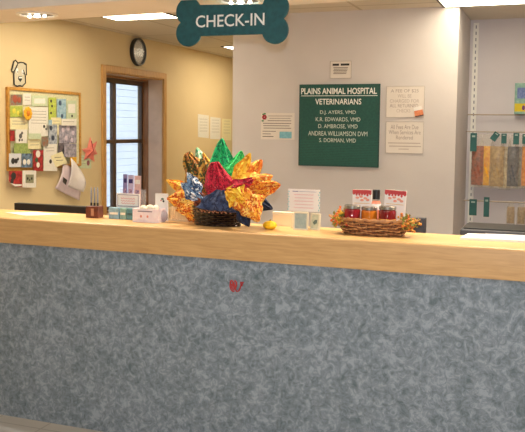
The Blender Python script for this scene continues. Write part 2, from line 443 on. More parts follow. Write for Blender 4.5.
def on_board(s, px0, px1, py0, py1, m=M_text, bold=0.0):
    p = hit((px0 + px1) / 2, py0, 1, YB); q = hit((px0 + px1) / 2, py1, 1, YB)
    l_, r_ = hit(px0, py0, 1, YB), hit(px1, py0, 1, YB)
    lettering(s, m, vb, l_.x - cb.x, r_.x - cb.x, q.z - cb.z, p.z - cb.z, -0.0183, bold=bold)
on_board('PLAINS ANIMAL HOSPITAL', 302, 377.5, 88, 94.3, bold=0.02)
on_board('VETERINARIANS', 316, 362, 98.8, 104.6, bold=0.012)
for s, x0_, x1_, y_ in (('D.J. AYERS, VMD', 320.8, 356.5, 112.8), ('K.R. EDWARDS, VMD', 316.5, 361, 119.7), ('D. AMBROSE, VMD', 319, 358.3, 126.6),
                     ('ANDREA WILLIAMSON DVM', 309, 368, 133.6), ('S. DORMAN, VMD', 320, 356.5, 140.6)):
    on_board(s, x0_, x1_, y_ - 2.3, y_ + 2.3, mat('pale_letters', (206, 216, 208), (200, 210, 202)), bold=0.0)
p0, p1 = hit(302, 96, 1, YB), hit(378, 96.2, 1, YB)
MB().box(p0.x - cb.x, p1.x - cb.x, -0.0192, -0.0183, p0.z - cb.z - 0.0022, p0.z - cb.z + 0.0022).build('underline', M_text, vb)

M_sheet = mat('laminated_sheet', (224, 216, 208), (219, 211, 203), rough=.4)
def notice(name, rect, label, cat, lines, m=M_sheet, sleeve=False, group=None):
    (c_, w_, h_) = wall_frame(*rect, 'back')
    t = thing(name, label, cat, (c_.x, YB, c_.z), 0, 0)
    if group: t['group'] = group
    MB().box(-w_ / 2, w_ / 2, -0.003, 0, -h_ / 2, h_ / 2).build('sheet', m, t)
    if sleeve:
        e = MB(); g = 0.0035
        for z in (-h_ / 2, h_ / 2 - g): e.box(-w_ / 2, w_ / 2, -0.006, -0.003, z, z + g)
        for x in (-w_ / 2, w_ / 2 - g): e.box(x, x + g, -0.006, -0.003, -h_ / 2 + g, h_ / 2 - g)
        e.build('sleeve_edge', mat('sleeve_grey', (190, 182, 176), (182, 174, 168), rough=0.2), t)
    for s, fx0, fx1, fz0, fz1, mm in lines:
        xx0, xx1 = -w_ / 2 + fx0 * w_, -w_ / 2 + fx1 * w_
        z1_, z0_ = h_ / 2 - fz0 * h_, h_ / 2 - fz1 * h_
        if s: lettering(s, mm, t, xx0, xx1, z0_, z1_, -0.0031)
        else: MB().box(xx0, xx1, -0.0036, -0.0031, z0_, z1_).build('printed_line', mm, t)
    return t, w_, h_
M_faint = mat('faint_ink', (186, 172, 166), (178, 166, 160), rough=0.8)
M_fink2 = mat('mid_ink', (166, 152, 148), (158, 146, 142), rough=0.8)
notice('fee_notice', (386, 86, 424.5, 117.5), 'white laminated sheet warning of a fee for returned checks, upper right', 'notice',
       [('A FEE OF $25', .12, .84, .1, .22, M_fink2), ('WILL BE', .3, .66, .26, .37, M_faint), ('CHARGED FOR', .1, .86, .42, .53, M_faint),
        ('ALL RETURNED', .1, .84, .57, .68, M_fink2), ('CHECKS', .28, .64, .73, .84, M_faint)], sleeve=True)
notice('payment_notice', (385.5, 121.5, 423.5, 153.5), 'white laminated sheet saying all fees are due, below the fee notice', 'notice',
       [('All Fees Are Due', .13, .86, .1, .24, M_fink2), ('When Services Are', .08, .92, .27, .4, M_fink2), ('Rendered', .28, .72, .44, .56, M_fink2),
        ('', .07, .92, .66, .69, M_faint), ('', .1, .94, .76, .79, M_faint), ('', .35, .62, .85, .875, M_faint)], sleeve=True)
notice('small_notice', (330, 61, 351.5, 78.5), 'small white notice above the green board', 'notice',
       [('', .12, .42, .15, .27, M_inkd), ('', .5, .9, .15, .27, M_inkd)] + [('', .16 + .02 * (i % 2), .84 - .02 * i, .36 + i * .085, .40 + i * .085, M_ink) for i in range(5)], sleeve=True)
t, w_, h_ = notice('letter_sheet', (261, 113, 294.5, 139.5), 'handwritten thank-you letter with red flower and blue logo, left of green board', 'notice',
       [('', .22, .93, .1, .125, M_fink2), ('', .25, .88, .19, .215, M_fink2), ('', .2, .9, .28, .305, M_ink)] +
       [('', .06 + .01 * (i % 3), .9 - .05 * (i % 2), .38 + i * .09, .405 + i * .09, M_ink) for i in range(3)] +
       [('', .05, .45, .68, .705, M_ink), ('', .05, .3, .78, .805, M_ink), ('', .05, .38, .88, .905, M_inkd)])
MB().box(.06 * w_, .42 * w_, -0.004, -0.0031, -.45 * h_, -.2 * h_).build('blue_logo', mat('pale_blue', (132, 190, 204), (110, 170, 190), scale=60), t)
fl = MB()
for i in range(6):
    an = i * PI / 3; fl.ball((-.40 * w_ + .012 * math.cos(an), -0.004, .34 * h_ + .012 * math.sin(an)), 0.009, 0.002, 0.009, 8, 6)
fl.build('red_flower', mat('flower_red', (180, 40, 56), (150, 24, 40)), t)
lf = MB()
for x, z in ((-.43, .45), (-.45, .2), (-.39, .47)): lf.ball((x * w_, -0.004, z * h_), 0.011, 0.0015, 0.006, 8, 6)
lf.build('flower_leaf', mat('flower_green', (70, 150, 90), (60, 130, 80)), t)
(c_, w2, h2) = wall_frame(414.5, 106.5, 423, 116.5, 'back')
t = thing('orange_clip_card', 'little white and orange card stuck over the corner of fee notice', 'card', (c_.x, YB - 0.0075, c_.z), 0, ry=math.radians(-12))
MB().box(-w2 / 2, w2 / 2, -0.004, 0, -h2 / 2, h2 / 2).build('card_body', mat('card_orange', (222, 140, 96), (206, 120, 80), scale=80), t)
MB().box(-w2 / 2, w2 / 2, -0.005, -0.004, h2 / 8, h2 / 2).build('card_top', M_paper, t)
MB().box(-w2 / 2, w2 / 2, -0.005, -0.004, -h2 / 2, -h2 / 2 + .007).build('dark_edge', M_inkd, t)

# wall clock (left wall): local -y faces the room
RZ = PI / 2
p_t, p_b = hit(136.5, 37.5, 0, XL), hit(136.5, 65.3, 0, XL)
cr_ = (p_t.z - p_b.z) / 2
ck = thing('wall_clock', 'round black-rimmed wall clock high above the window', 'clock', (XL, p_t.y, (p_t.z + p_b.z) / 2 - 0.006), RZ)
def disc(mb, r0, r1, y0, y1, n=48):
    prof = [(r0, y0), (r1, y0), (r1, y1), (r0, y1)]
    vs = [(r * math.cos(2 * PI * i / n), y, r * math.sin(2 * PI * i / n)) for r, y in prof for i in range(n)]
    fs = [(j * n + i, j * n + (i + 1) % n, ((j + 1) % 4) * n + (i + 1) % n, ((j + 1) % 4) * n + i) for j in range(4) for i in range(n)]
    return mb.add(vs, fs)
disc(MB(), cr_ - 0.02, cr_, -0.04, -0.0).build('rim', M_black, ck, bevel=0.004, smooth=True)
MB().prism([((cr_ - .02) * math.cos(2 * PI * i / 40), (cr_ - .02) * math.sin(2 * PI * i / 40)) for i in range(40)], -0.012, -0.004).build('dial', mat('dial_grey', (206, 200, 188), (198, 192, 180)), ck)
tk = MB()
for i in range(12):
    a_ = i * PI / 6; x, z = (cr_ - .035) * math.sin(a_), (cr_ - .035) * math.cos(a_)
    tk.box(x - .004, x + .004, -0.0135, -0.012, z - .006, z + .006)
tk.build('hour_marks', M_inkd, ck)
for a_, l_, r_ in ((1.2, .06, .004), (-1.75, .085, .003)):
    MB().tube([(0, -0.016, 0), (l_ * math.sin(a_), -0.016, l_ * math.cos(a_))], r_, 6).build('hand', M_black, ck)
MB().prism([((cr_ - .02) * math.cos(2 * PI * i / 40), (cr_ - .02) * math.sin(2 * PI * i / 40)) for i in range(40)], -0.026, -0.024).build('glass', glass('clock_glass', alpha=0.25, rough=0.12), ck)

# left wall helper: pixel polygon -> local x(=Y), z on the wall plane, relative to centre
def lpoly(pts, c_, off=0.0):
    o = []
    for x, y in pts:
        h = hit(x, y, 0, XL + off); o.append((h.y - c_.y, h.z - c_.z))
    return o
def sheet_left(name, pts, m, label, cat, off=0.0, th=0.003, group=None, details=(), parent_parts=()):
    """a flat sheet on the left wall, corners given in pixels; off = distance from wall"""
    cs = [hit(x, y, 0, XL + off) for x, y in pts]
    c_ = sum(cs, Vector()) / len(cs)
    t = thing(name, label, cat, (XL + off, c_.y, c_.z), RZ, group)
    MB().prism(lpoly(pts, c_, off), -th, 0).build('sheet', m, t)
    det = []
    for nm, kind, dpts, mm in details:
        det += [(nm, kind, [p], mm) for p in dpts] if (kind == 'dots' and nm in ('figure', 'shape')) else [(nm, kind, dpts, mm)]
    for nm, kind, dpts, mm in det:
        d = MB()
        if kind == 'poly': d.prism(lpoly(dpts, c_, off), -th - 0.0012, -th - 0.0001)
        elif kind == 'dots':
            for x, y, rr in dpts:
                (px, pz), = lpoly([(x, y)], c_, off); d.ball((px, -th, pz), rr, 0.0022, rr, 8, 6)
        elif kind == 'lines':
            for x0_, x1_, y_ in dpts:
                (a1, b1), (a2, b2_) = lpoly([(x0_, y_), (x1_, y_)], c_, off)
                d.box(a1, a2, -th - 0.001, -th - 0.0001, b1 - .0018, b1 + .0018)
        d.build(nm, mm, t)
    return t

# cartoon dog cut-out
dp = lambda pts: [(5 + x / 12.33, 55 + y / 12.33) for x, y in pts]
M_dog = mat('dog_grey', (204, 196, 172), (190, 182, 156)); M_out = M_inkd
head = dp([(150, 100), (120, 65), (100, 80), (72, 190), (78, 208), (103, 205), (100, 240), (105, 365), (140, 385), (172, 376), (205, 385), (243, 345), (240, 250), (256, 250), (252, 110), (222, 95), (185, 90)])
cs = [hit(x, y, 0, XL) for x, y in head]; c_ = sum(cs, Vector()) / len(cs)
dg = thing('dog_cutout', 'cartoon dog head cut-out with long ears above the bulletin board', 'wall decoration', (XL, c_.y, c_.z), RZ)
MB().prism(lpoly(head, c_), -0.006, 0).build('head', M_dog, dg)
def dtube(pts, r, nm, m=M_out, closed=False):
    q = lpoly(dp(pts), c_); MB().tube([(x, -0.007, z) for x, z in q], r, 6, closed).build(nm, m, dg)
dtube([(150, 100), (120, 65), (100, 80), (72, 190), (78, 208), (103, 205), (125, 160), (140, 125)], 0.0055, 'ear_outline', closed=True)
dtube([(222, 95), (252, 110), (256, 250), (235, 240), (215, 185)], 0.005, 'ear_outline')
dtube([(150, 100), (185, 90), (222, 95), (240, 118)], 0.005, 'crown_outline')
dtube([(103, 205), (100, 240), (105, 365), (140, 385), (172, 376), (205, 385), (243, 345), (240, 250)], 0.0055, 'muzzle_outline')
for x, y in ((142, 195), (208, 215)):
    (a_, b2), = lpoly(dp([(x, y)]), c_)
    e = MB().ball((a_, -0.006, b2), 0.014, 0.004, 0.021, 12, 8).build('eye', M_white, dg, smooth=True)
    MB().ball((a_ + .002, -0.0095, b2 - .008), 0.005, 0.002, 0.007, 10, 6).build('pupil', M_black, e)
q = lpoly(dp([(150, 290), (160, 262), (195, 262), (200, 300), (178, 330)]), c_)
MB().prism(q, -0.0095, -0.006).build('mouth', M_black, dg)
q = lpoly(dp([(155, 288), (163, 270), (192, 270), (197, 288)]), c_)
MB().prism(q, -0.0115, -0.0096).build('teeth', M_white, dg)

# bulletin board
M_frame = mat('gold_oak', (208, 156, 74), (186, 132, 56), scale=12, rough=0.45, stretch=(5, 5, 5))
by0, by1, bz0, bz1 = 1.654, 2.637, 1.205, 1.845
bb = thing('bulletin_board', 'oak-framed bulletin board crowded with cards and photos on cream wall', 'bulletin board', (XL, (by0 + by1) / 2, (bz0 + bz1) / 2), RZ)
wB, hB = (by1 - by0) / 2, (bz1 - bz0) / 2; e = 0.022
f = MB(); f.box(-wB, -wB + e, -0.022, 0, -hB, hB); f.box(wB - e, wB, -0.022, 0, -hB, hB)
f.box(-wB + e, wB - e, -0.022, 0, hB - e, hB); f.box(-wB + e, wB - e, -0.022, 0, -hB, -hB + e)
f.build('frame', M_frame, bb, bevel=0.003)
MB().box(-wB + e, wB - e, -0.010, 0, -hB + e, hB - e).build('cork_panel', mat('cork', (226, 220, 186), (204, 204, 160), scale=70, rough=0.9), bb)
bp_ = lambda x0_, y0_, x1_, y1_: [(x0_, y1_), (x1_, y1_), (x1_, y0_), (x0_, y0_)]
def C_(n, a_, b_=None, s=70): return mat(n, a_, b_, scale=s, rough=0.6)
G = 'cards and photos pinned to the bulletin board'
lay = [0.0112]
def pin(name, rect, m, label, details=(), quad=None, cat=None):
    pts = quad or bp_(*rect)
    lay[0] += 0.0013
    return sheet_left(name, pts, m, label, cat or name.split('_')[-1], off=lay[0], th=0.0009, group=G, details=details)
D = C_('p_dark', (50, 46, 44)); W = C_('p_white', (236, 232, 222), (226, 222, 212)); BR = C_('p_brown', (150, 92, 60), (120, 130, 120), 40)
LI = C_('p_lime', (196, 206, 96), (160, 180, 70), 60); GO = C_('p_gold', (236, 184, 40), (220, 160, 30)); PG = C_('p_palegreen', (206, 216, 184), (190, 204, 170))
SK = C_('p_sky', (172, 200, 216), (130, 170, 190), 40); LL = C_('p_lilac', (186, 180, 196), (120, 116, 130), 35); RE = C_('p_red', (190, 50, 50), (120, 30, 30), 40)
GR = C_('p_grass', (166, 184, 104), (130, 150, 80), 50); YE = C_('p_cream', (240, 232, 188), (232, 222, 176)); SL = C_('p_slate', (120, 130, 146), (190, 196, 204), 40)
lnk = C_('p_ink', (150, 144, 132))
pin('cat_photo', (10.5, 94.5, 22, 105), BR, 'brown animal photo in the top left corner of the bulletin board', [('animal', 'dots', [(15, 99, .03), (19, 100, .022)], C_('p_fox', (170, 84, 60)))])
pin('lime_card', (10, 106, 22.5, 117), LI, 'lime green card at left edge of bulletin board, beside gold flower', [('flower', 'dots', [(14, 111, .022), (18, 113, .018)], C_('p_yel', (226, 216, 80)))])
pin('white_note', (23, 93.5, 31, 105), W, 'small pale note above the gold flower on bulletin board', [('ink_line', 'lines', [(24.5, 29.5, y) for y in (97, 100)], lnk)])
pin('green_card', (31.5, 95.5, 47.5, 106), PG, 'wide pale green card along the top of bulletin board', [('white_label', 'poly', bp_(34, 98.5, 45, 103.5), W), ('ink_line', 'lines', [(36, 43, 100.7)], lnk)])
pin('typed_letter', (28.5, 107, 48, 136), W, 'large white typed letter in the centre left of bulletin board', [('ink_line', 'lines', [(31, 46, y) for y in range(111, 124, 3)], lnk), ('animal', 'dots', [(44, 126.5, .014), (46, 129, .01)], D)])
pin('white_letter', (10, 118, 27.5, 129.5), YE, 'cream folded note under the lime green card', [('ink_line', 'lines', [(12, 25, y) for y in (121, 124)], lnk)])
pin('striped_card', (48.5, 97.5, 56, 120.5), LI, 'tall lime yellow card near top middle of bulletin board', [('spot', 'dots', [(51, 101, .014), (52, 106, .012), (51, 113, .012)], D)])
pin('sky_photo', (57, 99, 66, 119.5), SK, 'tall light blue photo near the top right of bulletin board', [('figure', 'dots', [(60, 103, .022), (62, 116, .018)], C_('p_navy', (70, 90, 120)))])
pin('framed_card', (66.5, 100.5, 76.5, 119), PG, 'pale green card in the top right corner of bulletin board', [('white_label', 'poly', bp_(68, 104, 75, 113), W), ('ink_line', 'lines', [(69, 74, 107)], lnk), ('spot', 'dots', [(72, 116, .012)], D)])
pin('center_note', (51, 117.5, 61, 135), YE, 'cream note in the middle of bulletin board', [('ink_line', 'lines', [(53, 59.5, y) for y in (121, 124, 127)], lnk)])
pin('slate_photo', (48.5, 124.5, 57, 144), SL, 'grey blue photo near the middle of bulletin board', [('shape', 'dots', [(51, 128, .02), (53, 138, .022)], C_('p_navy2', (60, 70, 90)))])
pin('lilac_photo', (59, 125, 76.5, 143), LL, 'purple grey photo of flowers at right of bulletin board', [('bloom', 'dots', [(63, 130, .02), (68, 128, .024), (73, 133, .02), (66, 138, .022), (72, 140, .02)], C_('p_bloom', (214, 200, 214)))])
pin('red_card', (10, 130.5, 14.5, 141), RE, 'narrow red card at left edge of bulletin board')
pin('dog_photo', (15.5, 129.5, 27, 143), W, 'white photo of a small grey dog at left of bulletin board', [('animal', 'dots', [(20.5, 136, .02), (22, 133, .012), (19.5, 140, .012), (22, 140, .01)], C_('p_grey', (96, 92, 92)))])
pin('grass_photo', (14, 143.5, 30, 154), GR, 'green grassy photo above the two animal pictures')
pin('yellow_note', (28, 138, 41, 149), YE, 'pale yellow sticky note near centre of bulletin board', [('ink_line', 'lines', [(30, 39, y) for y in (142, 145)], lnk)])
pin('dark_photo', (58, 143, 69, 154), C_('p_dk', (70, 66, 74), (120, 110, 116), 40), 'dark photo below the purple flower photo')
pin('puppy_photo', (9, 153.5, 21, 167), C_('p_bluewhite', (214, 216, 222), (204, 206, 214)), 'bluish white photo of a running dog in lower left corner', [('animal', 'dots', [(13, 161, .024), (16, 161, .02), (18, 159, .012)], D)])
pin('calf_photo', (21.5, 153.5, 32, 167.5), C_('p_bluephoto', (120, 150, 180), (60, 64, 70), 30), 'blue photo of black and white animals at bottom left', [('animal', 'dots', [(24.5, 162, .022), (28.5, 162, .022)], W)])
pin('christmas_card', (33, 150, 43, 171), RE, 'tall red holiday card at bottom of bulletin board', [('figure', 'dots', [(38, 154, .03), (38, 165, .022)], W), ('green_patch', 'dots', [(36.5, 160, .02)], C_('p_holly', (60, 90, 60)))])
pin('white_card', (43.5, 144, 57, 171), W, 'large white greeting card at bottom centre of bulletin board', [('ink_line', 'lines', [(46, 54, y) for y in (148, 151)], lnk), ('animal', 'dots', [(50.5, 161.5, .018)], D)])
pin('tilted_card', None, YE, 'tilted cream card overlapping the lower edge of bulletin board', [('ink_line', 'lines', [(54.5, 61, 157.5), (56, 63, 160.5)], D)], quad=[(56, 167.5), (67, 162.5), (62, 151.5), (50.5, 156)])
pin('round_picture', None, RE, 'dark red rounded picture hanging below the bottom left corner', [('animal', 'dots', [(13.5, 176, .03), (12, 181, .02)], D), ('white_edge', 'poly', [(10, 183), (15, 186.5), (21.5, 186), (21.5, 184.2), (15, 184.2)], W)],
    quad=[(9, 171), (9, 181), (12, 185), (16, 187), (22, 187), (22, 171)], cat='picture')
pin('dog_card', (22.5, 170.5, 36, 187.5), W, 'white card with a dog face hanging below bulletin board frame', [('photo', 'poly', bp_(25.5, 174.5, 33.5, 183), C_('p_tan', (150, 150, 120))), ('dog_face', 'dots', [(27.5, 178.5, .014), (31.5, 178.5, .014), (29.5, 180, .01)], D)], cat='card')
pin('lavender_card', (64, 143.5, 76.5, 157), LL, 'lavender card in the lower right area of bulletin board', [('ink_line', 'lines', [(66, 74, y) for y in (147, 150)], lnk)])
pin('corner_note', (70, 157, 76.5, 165), GO, 'small gold paper in the lower right corner of bulletin board', cat='note')
pin('pale_strip', (61.5, 118.8, 76.5, 125.5), W, 'pale paper strip below the card in the top right corner', [('ink_line', 'lines', [(63, 74, 121.5)], lnk)], cat='paper strip')
pin('green_strip', (28.5, 133.5, 41, 139), PG, 'pale green strip under the large typed letter', cat='paper strip')
pin('orange_photo', (41.5, 137, 48, 146), BR, 'small brown photo beside the yellow sticky note')
pin('blue_note', (48.5, 119.8, 52, 125), SK, 'tiny blue paper under the tall lime card', cat='note')
# gold flower
cf = hit(27.5, 113.5, 0, XL + 0.045)
ft = thing('gold_flower', 'gold yellow paper flower pinned on the bulletin board', 'decoration', (XL + 0.044, cf.y, cf.z), RZ)
g_ = MB()
for i in range(9):
    a_ = 2 * PI * i / 9; g_.ball((0.035 * math.cos(a_), -0.006, 0.035 * math.sin(a_)), 0.02, 0.005, 0.02, 10, 6)
g_.build('petals', GO, ft, smooth=True)
MB().ball((0, -0.009, 0), 0.022, 0.007, 0.022, 12, 8).build('centre', C_('p_orange', (220, 130, 30)), ft, smooth=True)
# hanging folded papers (two sheets under a pin)
def curled(name, pts, m, label, off, cat='paper'):
    cs = [hit(x, y, 0, XL + off) for x, y in pts]; c_ = sum(cs, Vector()) / 4
    t = thing(name, label, cat, (XL + off, c_.y, c_.z), RZ)
    L_ = lpoly(pts, c_, off); A_, B2, C2, D2 = [Vector((p[0], 0, p[1])) for p in L_]
    def fn(u, v):
        p = (A_ * (1 - v) + B2 * v) * (1 - u) + (D2 * (1 - v) + C2 * v) * u
        return (p.x, -0.008 - 0.045 * (math.sin(u * PI * .9)) * (0.4 + v * 0.6) - 0.006 * math.sin(5 * v + 3 * u), p.z)
    MB().grid(fn, 14, 10).build('sheet', m, t, smooth=True, solid=0.0012)
    return t, c_
t, c_ = curled('folded_leaflet', [(62, 164), (73, 167), (76.5, 200.5), (53.5, 188)], C_('p_pinkish', (226, 208, 212), (214, 196, 204), 20), 'pinkish folded leaflet hanging from the board, left of the white one', 0.012)
d_ = MB(); q = lpoly([(63, 177), (67, 180), (65.5, 185), (62.5, 182)], c_, .07); d_.prism(q, -0.0610, -0.0598)
d_.build('picture', D, t)
curled('white_bag', [(70, 157.5), (80.5, 170), (80.5, 192), (66, 186)], mat('p_bag', (236, 230, 228), (224, 216, 216), scale=12, rough=0.6), 'white folded sheet hanging off the lower right corner of bulletin board', 0.05)

# pink starfish-like flower and its card
sheet_left('pink_card', [(78, 168), (91, 168.5), (91, 156), (78, 155)], PG, 'pale card on the wall beneath the pink star', 'card', details=[('ink_line', 'lines', [(79.5, 85, y) for y in (158, 161, 164)], lnk), ('picture', 'dots', [(88, 163, .024)], C_('p_rose', (150, 90, 100)))])
star = [(90, 136.5), (92.5, 144), (97, 141), (95, 149), (97.5, 154), (92.5, 155), (94.5, 162), (88.5, 158), (83.5, 160), (85.5, 153.5), (81.5, 149), (87, 148)]
cs = [hit(x, y, 0, XL + 0.006) for x, y in star]; c_ = sum(cs, Vector()) / len(cs)
st = thing('pink_star', 'coral pink star-shaped ribbon on the wall between bulletin board and window', 'wall decoration', (XL + 0.006, c_.y, c_.z), RZ)
q = lpoly(star, c_, .006); n = len(q)
mb = MB(); mb.add([(x, -0.002, z) for x, z in q] + [(0, -0.028, 0), (0, 0, 0)], [(i, (i + 1) % n, n) for i in range(n)] + [((i + 1) % n, i, n + 1) for i in range(n)])
mb.build('body', mat('coral', (240, 150, 132), (230, 120, 110), scale=30, rough=0.6), st)
MB().tube([(q[0][0] * .7, -0.014, q[0][1] * .7), (0.002, -0.031, 0), (q[8][0] * .7, -0.014, q[8][1] * .7)], 0.004, 6).build('centre_seam', mat('rust', (170, 60, 60)), st)

# three papers further along the left wall
GP = 'sheets on the cream wall past the window'
for i, (pts, lab) in enumerate((([(198, 137), (208.6, 138.2), (208.6, 115.5), (197.8, 114)], 'nearest of the three white sheets on the wall past the window'),
                 ([(210, 138.8), (220, 139.3), (220.4, 118), (210.2, 116.8)], 'middle of the three white sheets on the wall past the window'),
                 ([(222, 140), (231, 140.5), (231, 119.2), (222, 118.6)], 'farthest of the three sheets, next to the grey wall corner'))):
    xs = [p[0] for p in pts]; x0_ = min(xs) + 1.5; x1_ = max(xs) - 1.5
    sheet_left('wall_sheet', pts, W if i < 2 else YE, lab, 'paper', group=GP, details=[('ink_line', 'lines', [(x0_, x1_, 119 + 3 * k_ + i) for k_ in range(5)], lnk)])

# ------------------------------------------------------------------ items on the counter
ZT = 1.07
# left: papers, monitor behind, pen block
def flat(name, pts, m, label, th=0.002, cat='paper', z=ZT):
    cs = [hit(x, y, 2, z) for x, y in pts]; c_ = sum(cs, Vector()) / len(cs)
    t = thing(name, label, cat, (c_.x, c_.y, z))
    MB().slab([(p.x - c_.x, p.y - c_.y) for p in cs], 0.0003, th).build('sheet', m, t)
    return t
flat('paper_sheet', [(5, 212.8), (26, 215.8), (60, 214.6), (38, 212.6)], M_paper, 'loose white sheet on the left end of the counter')
t = flat('clipboard_form', [(460, 239.6), (527, 243.0), (530, 237.6), (468, 235.4)], M_paper, 'white paper pad at the right end of the counter', th=0.01, cat='paper pad')

def monitor(x0_, x1_, y, ztop, h, label, m=M_black):
    t = thing('computer_monitor', label, 'monitor', ((x0_ + x1_) / 2, y, 0.75)); w_ = (x1_ - x0_) / 2; zt = ztop - 0.75
    MB().box(-w_, w_, -0.02, 0.025, zt - h, zt).build('casing', m, t, bevel=0.004)
    MB().box(-w_ + .015, w_ - .015, 0.025, 0.027, zt - h + .02, zt - .015).build('screen', mat('screen_glass', (20, 24, 30), rough=0.15), t)
    MB().box(-0.03, 0.03, -0.055, -0.02, 0.012, zt - h / 2).build('stand_neck', m, t, bevel=0.003)
    MB().box(-0.12, 0.12, -0.1, 0.08, 0.0, 0.012).build('stand_foot', m, t, bevel=0.003)
    return t
monitor(-3.20, -2.66, 0.80, 1.066, 0.28, 'black monitor back peeking over the left of the counter')
monitor(-0.98, -0.605, 0.62, 1.118, 0.25, 'dark grey monitor back peeking out behind the wicker basket', M_dark)
pt = thing('desktop_printer', 'dark grey printer top with thin slot, behind right end of counter', 'printer', (-0.17, 0.86, 0.75))
MB().box(-0.285, 0.33, -0.1, 0.2, 0, 0.305).build('body', M_dark, pt, bevel=0.008)
MB().box(-0.16, 0.02, -0.104, -0.1, 0.283, 0.293).build('paper_slot', mat('slot_grey', (150, 150, 156)), pt)
MB().box(0.08, 0.25, -0.104, -0.1, 0.283, 0.293).build('paper_slot', MATS['slot_grey'], pt)
MB().box(-0.27, 0.31, -0.08, 0.18, 0.306, 0.311).build('lid', M_black, pt)

p_ = hit(91.5, 218, 2, ZT)
pc = thing('pen_block', 'small brown wooden block holding upright pens at left of counter', 'pen holder', (p_.x, p_.y + 0.03, ZT), 0.1)
MB().box(-0.037, 0.037, -0.03, 0.03, 0, 0.062).build('block', mat('walnut', (122, 62, 44), (90, 44, 34), scale=40, rough=0.4), pc, bevel=0.003)
MB().box(-0.006, 0.010, -0.0312, -0.03, 0.012, 0.05).build('emblem', mat('tan_emblem', (190, 140, 110)), pc)
for i, dx in enumerate((-0.02, 0.0, 0.019)):
    pn = thing('ink_pen', ('left', 'middle', 'right')[i] + ' grey pen of the three standing in the wooden block', 'pen', (p_.x + dx, p_.y + 0.03, ZT + 0.0625), 0.0, 'pens in the wooden block')
    MB().lathe([(0.003, 0.0), (0.0045, 0.01), (0.0045, 0.08), (0.003, 0.098)], 12).build('barrel', mat('pen_grey', (150, 152, 160), (140, 142, 150), rough=0.3), pn, smooth=True)
    MB().lathe([(0.0058, 0.0), (0.0058, 0.016)], 12).build('collar', M_black, pn, smooth=True)

# leaflet holder (cards behind, sign in front), boxes beneath
y0_ = 0.335
a_, b2 = hit(115, 210, 1, y0_), hit(140.5, 210, 1, y0_)
lh = thing('brochure_holder', 'clear acrylic holder of purple brochures at left of counter', 'brochure holder', ((a_.x + b2.x) / 2, y0_ + .02, ZT))
w_ = (b2.x - a_.x) / 2
h_ = MB(); h_.box(-w_, w_, 0.035, 0.038, 0, 0.15); h_.box(-w_, w_, -0.012, -0.009, 0, 0.04); h_.box(-w_, w_, -0.009, 0.035, 0, 0.003)
for x in (-w_, w_ - .003): h_.box(x, x + .003, -0.009, 0.035, 0.003, 0.06)
h_.build('holder', M_clear, lh)
cols = [((146, 136, 184), 'purple'), ((206, 192, 222), 'lilac'), ((232, 190, 184), 'salmon')]
xs = [hit(x, 185, 1, y0_).x for x in (119, 123.5, 129.5, 136.5)]
for i, (cc, nm) in enumerate(cols):
    t = thing('brochure', nm + ' brochure standing in the acrylic holder', 'brochure', ((xs[i] + xs[i + 1]) / 2, y0_ + 0.035 + 0.004 * i, ZT + 0.004), 0, 'brochures in the acrylic holder', rx=math.radians(-2))
    q = (xs[i + 1] - xs[i]) / 2 - .001
    zt = hit(125, 175.5 + i * .6, 1, y0_).z - ZT
    MB().box(-q, q, -0.001, 0.001, 0, zt).build('cover', C_('br_' + nm, cc, tuple(v * .85 for v in cc), 25), t)
    MB().box(-q * .7, q * .7, -0.0018, -0.001, zt * .80, zt * .90).build('title_band', C_('br_t', (60, 54, 110)) if i < 2 else W, t)
    MB().box(-q * .6, q * .5, -0.0018, -0.001, zt * .56, zt * .66).build('picture', C_('br_p', (90, 80, 110), (200, 160, 180), 90), t)
sa, sb2 = hit(116.8, 207, 1, 0.318), hit(139.8, 194, 1, 0.318)
sg = thing('price_sign', 'white card with thin dark border and red writing, leaning on brochure holder', 'sign', ((sa.x + sb2.x) / 2, 0.318, sa.z), 0)
q, hh = (sb2.x - sa.x) / 2, sb2.z - sa.z
MB().box(-q, q, -0.002, 0.002, 0, hh).build('card', M_paper, sg)
br = MB(); g = .0028
br.box(-q + .006, q - .006, -0.0028, -0.002, .006, .006 + g); br.box(-q + .006, q - .006, -0.0028, -0.002, hh - .009, hh - .009 + g)
br.box(-q + .006, -q + .006 + g, -0.0028, -0.002, .0088, hh - .009); br.box(q - .009, q - .009 + g, -0.0028, -0.002, .0088, hh - .009)
br.build('border', mat('violet_ink', (120, 110, 140)), sg)
M_redink = mat('red_ink', (214, 120, 130), (200, 100, 110))
rl = MB()
for k_ in range(3):
    z = hh * (.3 + .17 * k_)
    rl.tube([(-q * .6 + i * q * 1.2 / 16, -0.0028, z + .0035 * math.sin(i * 2.1 + k_)) for i in range(17)], 0.0013, 5)
rl.build('red_writing', M_redink, sg)
MB().box(-q, -q + .003, 0.002, 0.006, -sa.z + ZT, hh).build('stand_leg', M_clear, sg)
MB().box(q - .003, q, 0.002, 0.006, -sa.z + ZT, hh).build('stand_leg', M_clear, sg)
# small blue boxes
for i, (x0_, x1_, yt, cc, lab) in enumerate(((108.5, 119, 207.5, (150, 188, 206), 'light blue little box left of the brochure holder'), (119.8, 126, 208, (150, 190, 180), 'pale green little box under the white price sign'),
                              (126.6, 132.8, 208.5, (96, 150, 156), 'teal little box under the white price sign'))):
    P0, P1 = hit(x0_, 217.5, 1, 0.275), hit(x1_, 217.5, 1, 0.275); hh = hit(x0_, yt, 1, 0.275).z - ZT
    t = thing('small_box', lab, 'box', ((P0.x + P1.x) / 2, 0.29, ZT), 0, 'little boxes below the price sign')
    q = (P1.x - P0.x) / 2 - .001
    MB().box(-q, q, -.015, .015, 0, hh).build('carton', C_('bx%d' % i, cc, tuple(v * .85 for v in cc), 60), t, bevel=.001)
    MB().box(-q * .8, q * .8, -.0158, -.015, hh * .4, hh * .6).build('label_band', W if i < 2 else C_('bxl', (60, 90, 96)), t)

